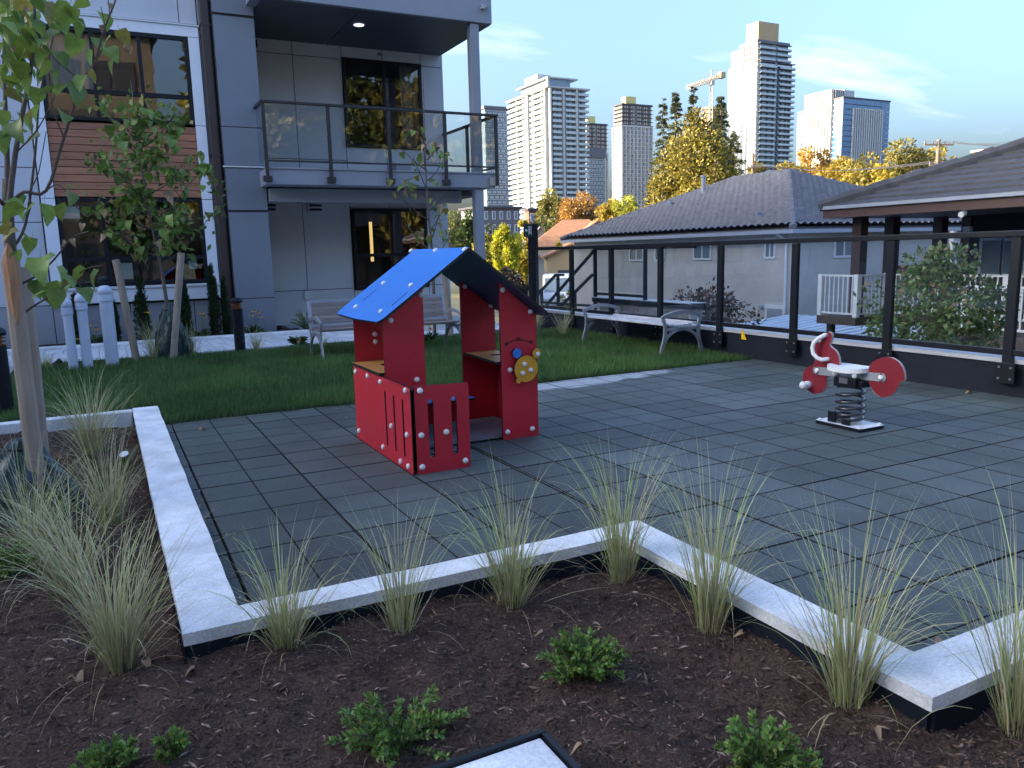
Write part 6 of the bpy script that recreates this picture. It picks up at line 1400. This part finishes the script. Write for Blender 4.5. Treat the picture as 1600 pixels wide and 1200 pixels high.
fn_.box((X+wx*.22, Y+wy*.20-.4, zt), (X+wx*.42, Y+wy*.20, zb2+.3))
ztf = ht(1345, 166, D)
for i in range(14): u = .20+.62*i/13; fn_.box((X+wx*u, Y-1.1, GZ), (X+wx*u+1.05, Y, ztf))
stuff(fn_.build('fins', 'tw_white', t)); bn = MB(); z = zt-3.9; k = 0
while z > GZ+4:
    bn.box((X-.35, Y-.2, z-.35), (X, Y+wy*.215, z+.35)); bn.box((X+wx*.92, Y-.3, z-.3), (X+wx+.2, Y, z+.3)); bn.box((X+.2, Y+wy*.79, z-.3), (X+.5, Y+wy*.99, z+.6)); z -= 3.9
bn.box((X+.1, Y+wy*.88, GZ), (X+.5, Y+wy*.91, zt-5)); stuff(bn.build('floor_bands', 'tw_white', t)); bn = MB(); z = zt-3.9
while z > GZ+4: bn.box((X+.1, Y-.12, z-.25), (X+wx*.19, Y, z+.25)); bn.box((X+wx*.2, Y-.12, z-.5), (X+wx*.84, Y, z+.2)); z -= 3.9
stuff(bn.build('spandrels', 'tw_dark', t))

# gridded towers (white frame below, dark crown, pale box)
def grid_tower(label, xc, xl, xr, ytop, ysplit, D, ybox, bx, spx):
    X, Y, wx, wy, zt = corner(xc, xl, xr, ytop, D); t = thing('apartment_tower', label, 'tower', (X, Y, GZ)); zs_ = ht(xc, ysplit, D)
    b = MB(); b.box((X, Y, GZ), (X+wx, Y+wy, zs_)); b.build('core', 'tw_glass', t); b = MB(); b.box((X+.4, Y+.4, zs_), (X+wx-.4, Y+wy, zt)); b.build('upper_core', 'tw_grey', t)
    fr_ = MB(); dk_ = MB(); lt = MB(); z = zs_; h = spx*D/FPX
    for k in range(9): u = k/8; fr_.box((X+wx*u-.45, Y-.7, GZ), (X+wx*u+.45, Y, zs_+.6))
    for k in range(5): v = k/4; fr_.box((X-.7, Y+wy*v-.6, GZ), (X, Y+wy*v+.6, zs_+.6))
    fr_.box((X-.7, Y-.72, zs_-.4), (X+wx+.3, Y+.1, zs_+.8)); i = 0
    while z > GZ+3:
        fr_.box((X-.5, Y-.5, z-.35), (X+wx, Y, z+.25)); fr_.box((X-.5, Y, z-.35), (X, Y+wy, z+.25)); 
        for k in range(16):
            if (k*7+i*3) % 4: lt.box((X+wx*(k+.2)/16, Y-.3, z-h*.75), (X+wx*(k+.62)/16, Y, z-h*.25))
        z -= h; i += 1
    z = zt; i = 0
    while z > zs_+1:
        dk_.box((X-1.0, Y-.9, z-.3), (X+wx*.32, Y+.4, z)); dk_.box((X+wx*.5, Y-.5, z-.3), (X+wx+.9, Y+.4, z)); dk_.box((X-1.1, Y, z-.3), (X+.4, Y+wy*.9, z))
        for k in range(14):
            if (k*5+i*3) % 3: lt.box((X+wx*(k+.2)/14, Y+.1, z-h*.8), (X+wx*(k+.7)/14, Y+.4, z-h*.2))
        z -= h; i += 1
    stuff(fr_.build('frame_grid', 'tw_white', t)); stuff(dk_.build('balcony_slabs', 'tw_dark', t)); stuff(lt.build('windows', 'tw_warm', t))
    b = MB(); b.box((X-.3, Y-.3, zt), (X+wx+.2, Y+wy, zt+1)); b.build('roof_slab', 'tw_dark', t)
    zb_ = ht(xc, ybox, D); b = MB(); b.box((X+wx*bx[0], Y+wy*.2, zt+1), (X+wx*bx[1], Y+wy*.7, zb_)); b.build('plant_room', 'tw_yellow', t)
grid_tower('slim tower with white grid, dark crown and pale yellow rooftop box', 972, 958, 1019, 163, 196, 600, 149, (.18, .52), 6.0)
grid_tower('distant dark tower with yellow rooftop box half behind the balconied one', 917, 911, 949, 194, 238, 640, 181, (.05, .45), 6.0)
def glass_tower(label, xc, xl, xr, ytop, D, spx, cap):
    X, Y, wx, wy, zt = corner(xc, xl, xr, ytop, D); t = thing('glass_tower', label, 'tower', (X, Y, GZ)); b = MB(); b.box((X, Y, GZ), (X+wx, Y+wy, zt)); b.build('core', 'tw_glass', t)
    cel = MB(); z = zt-1; h = spx*D/FPX; i = 0; nc = 10
    while z > GZ+2:
        for k in range(nc): cel.box((X+wx*(k+.12+.25*((i+k) % 2))/nc, Y-.25, z-h*.75), (X+wx*(k+.62+.25*((i+k) % 2))/nc, Y, z-h*.35))
        cel.box((X-.2, Y-.3, z-.15), (X+wx, Y, z+.2)); z -= h; i += 1
    stuff(cel.build('spandrel_cells', 'tw_white', t)); b = MB(); b.box((X-.8, Y-1, zt), (X+wx+1.2, Y+wy, zt+cap)); b.build('crown', 'tw_grey', t)
glass_tower('blue-grey glass tower cut by the balcony post', 757, 742, 796, 170, 520, 8.0, 2.0)
glass_tower('low blue glass block with brown crown between two towers', 916, 908, 943, 246, 520, 6.5, 6.0)

# construction tower and crane
D = 560; X, Y, wx, wy, zt = corner(1108, 1094, 1138, 168, D); t = thing('construction_tower', 'unfinished concrete tower with orange guard netting beside the white one', 'tower', (X, Y, GZ))
b = MB(); b.box((X+2, Y+2, GZ), (X+wx-2, Y+wy-2, zt)); b.build('core', 'tw_tan', t); sl = MB(); og = MB(); z = zt
while z > GZ+3:
    sl.box((X, Y, z-.35), (X+wx, Y+wy, z)); og.box((X-.1, Y-.1, z+.05), (X+wx*.9, Y-.02, z+.9)); og.box((X-.1, Y, z+.05), (X-.02, Y+wy, z+.9)); z -= 3.0
stuff(sl.build('slabs', 'tw_warm', t)); stuff(og.build('netting', 'roof_orange', t))
t = thing('tower_crane', 'pale tower crane with angled jib above the unfinished tower', 'crane', tuple(Vector((*gd(1112, 300, 520).xy, GZ))))
def lattice(p, q, w, n, mat, nm):
    p, q = Vector(p), Vector(q); d = (q-p); u = d.normalized(); a = u.orthogonal().normalized(); c = u.cross(a); m = MB(); cs = [(a+c)*w/2, (a-c)*w/2, (-a-c)*w/2, (-a+c)*w/2]
    for k in cs: m.bar(p+k, q+k, w*.2, w*.2)
    for i in range(n):
        for j in range(4): m.bar(p+d*(i/n)+cs[j], p+d*((i+1)/n)+cs[(j+1) % 4], w*.12, w*.12)
    m.build(nm, mat, t)
mt_ = gd(1112, 122, 520); lattice(Vector((mt_.x, mt_.y, GZ)), mt_, 1.9, 40, 'crane', 'mast')
j0, j1, j2 = gd(1130, 114, 520), gd(1112, 124, 520), gd(1073, 137, 520); lattice(j1, j2, 2.2, 14, 'crane', 'jib'); lattice(j1, j0, 2.0, 5, 'crane', 'counter_jib')
b = MB(); c = gd(1127, 117, 520); b.box(c-Vector((2, 2, 2.2)), c+Vector((2, 2, 1.5))); b.build('counterweight', 'tw_tan', t); b = MB(); b.bar(j1, gd(1112, 109, 520), .7, .7); b.bar(gd(1112, 109, 520), j2.lerp(j1, .4), .25, .25); b.bar(gd(1112, 109, 520), j0, .25, .25); b.build('apex', 'crane', t)
b = MB(); b.box(j1-Vector((1.4, 1.4, 3.6)), j1-Vector((-1.4, -1.4, 1.1))); b.build('cab', 'tw_white', t)

# low blocks between the towers and the houses
def low_block(name, label, xc, xl, xr, ytop, D, mat, rows, cols, cat='building', roofm='tw_dark'):
    X, Y, wx, wy, zt = corner(xc, xl, xr, ytop, D); t = thing(name, label, cat, (X, Y, GZ)); b = MB(); b.box((X, Y, GZ), (X+wx, Y+wy, zt)); b.build('wall', mat, t); b = MB(); b.box((X-.5, Y-.6, zt), (X+wx+.5, Y+wy+.5, zt+.5)); b.build('roof', roofm, t)
    fl_ = 3.1
    for i in range(rows):
        for k in range(cols):
            u0, u1 = (k+.22)/cols, (k+.68)/cols; q = MB(); z1 = zt-.6-i*fl_; q.box((X+wx*u0, Y-.10, z1-1.9), (X+wx*u1, Y, z1)); w_ = q.build('window', 'white_paint', t); q = MB(); q.box((X+wx*u0+.15, Y-.14, z1-1.75), (X+wx*u1-.15, Y-.101, z1-.15)); q.build('pane', 'tw_glass', w_)
    return t, X, Y, wx, wy, zt
low_block('apartment_block', 'dark grey apartment block with white windows behind the yellow tree', 742, 720, 812, 326, 185, 'tw_grey', 3, 6)
t_, X, Y, wx, wy, zt = low_block('apartment_block', 'red brick apartment block above the exit sign', 826, 820, 862, 329, 175, 'brick_wall', 3, 3)
b = MB(); b.box((X+wx, Y-1.5, zt-3.6), (X+wx+5, Y+4, zt-3.3)); b.build('balcony', 'tw_dark', t_)
# shop with red sign at the right
t, X, Y, wx, wy, zt = low_block('shop_building', 'pale shop building with red sign board behind the dark roof', 1535, 1520, 1610, 236, 260, 'tw_tan', 2, 7, roofm='tw_warm')
A, B_ = gd(1534, 233, 256), gd(1552, 246, 256); b = MB(); rt = _r0
def sgn_quad(m, u0, u1, z0, z1, off): m.add([tuple(A+rt*u+Vector((0, 0, z))-bk*o) for o in (off, off-.3) for u, z in ((u0, z0), (u1, z0), (u1, z1), (u0, z1))], [(0, 1, 2, 3), (7, 6, 5, 4), (0, 4, 5, 1), (1, 5, 6, 2), (2, 6, 7, 3), (3, 7, 4, 0)])
W_ = (B_-A).length*.82; Hh = A.z-B_.z; sgn_quad(b, 0, W_, -Hh, 0, 1.0); s = b.build('sign_board', 'tw_red', t)
b = MB()
for u, w_, h0, h1_ in ((.12, .10, .30, .72), (.22, .04, .45, .72), (.30, .09, .34, .60), (.43, .06, .34, .60), (.53, .10, .34, .60), (.67, .05, .36, .60), (.76, .10, .36, .60)): sgn_quad(b, W_*u, W_*(u+w_), -Hh*(1-h0+.0), -Hh*(1-h1_), 1.35)
b.build('sign_lettering', 'tw_white', s)
A = gd(1577, 222, 256); B_ = gd(1602, 236, 256); b = MB(); sgn_quad(b, 0, (B_-A).length*.9, -(A.z-B_.z), 0, 1.0); b.build('sign_board', 'tw_red', t)

# utility poles and wires
def pole(label, px_, ytop, D, arms):
    p = gd(px_, ytop, D); t = thing('utility_pole', label, 'pole', (p.x, p.y, GZ)); b = MB(); b.tube([(p.x, p.y, GZ), (p.x, p.y, p.z)], [.17, .14], 10); b.build('pole', 'pole_wood', t)
    ends = []
    for (yy, x0, x1) in arms:
        a, c = gd(x0, yy, D), gd(x1, yy, D); b = MB(); b.bar(a, c, .1, .12); b.build('crossarm', 'pole_wood', t)
        for u in (.03, .3, .7, .97):
            q = a.lerp(c, u); b = MB(); b.tube([q+Vector((0, 0, .06)), q+Vector((0, 0, .26))], [.05, .07], 7); b.build('insulator', 'tw_grey', t); ends.append(q+Vector((0, 0, .26)))
    return ends
e1 = pole('utility pole with two crossarms in front of the golden trees', 1467, 218, 60, ((226, 1444, 1490), (258, 1452, 1482)))
e2 = pole('plain wooden pole standing left of the tile roof hip', 1177, 240, 80, ((262, 1168, 1186),))
for i, a in enumerate(e1[:4]):
    c = gd(1700, 200+i*4, 46); P = [a.lerp(c, k/10)-Vector((0, 0, .5*math.sin(math.pi*k/10))) for k in range(11)]; b = MB(); b.tube(P, .016, 5); tag(b.build('power_line', 'tw_dark'), 'thin power lines running from the pole past the dark roof', 'wire', 'power lines')
for i, a in enumerate(e1[4:8]):
    c = e2[i]; P = [a.lerp(c, k/12)-Vector((0, 0, .6*math.sin(math.pi*k/12))) for k in range(13)]; b = MB(); b.tube(P, .018, 5); tag(b.build('power_line', 'tw_dark'), 'sagging wires between the two wooden poles', 'wire', 'sagging wires')
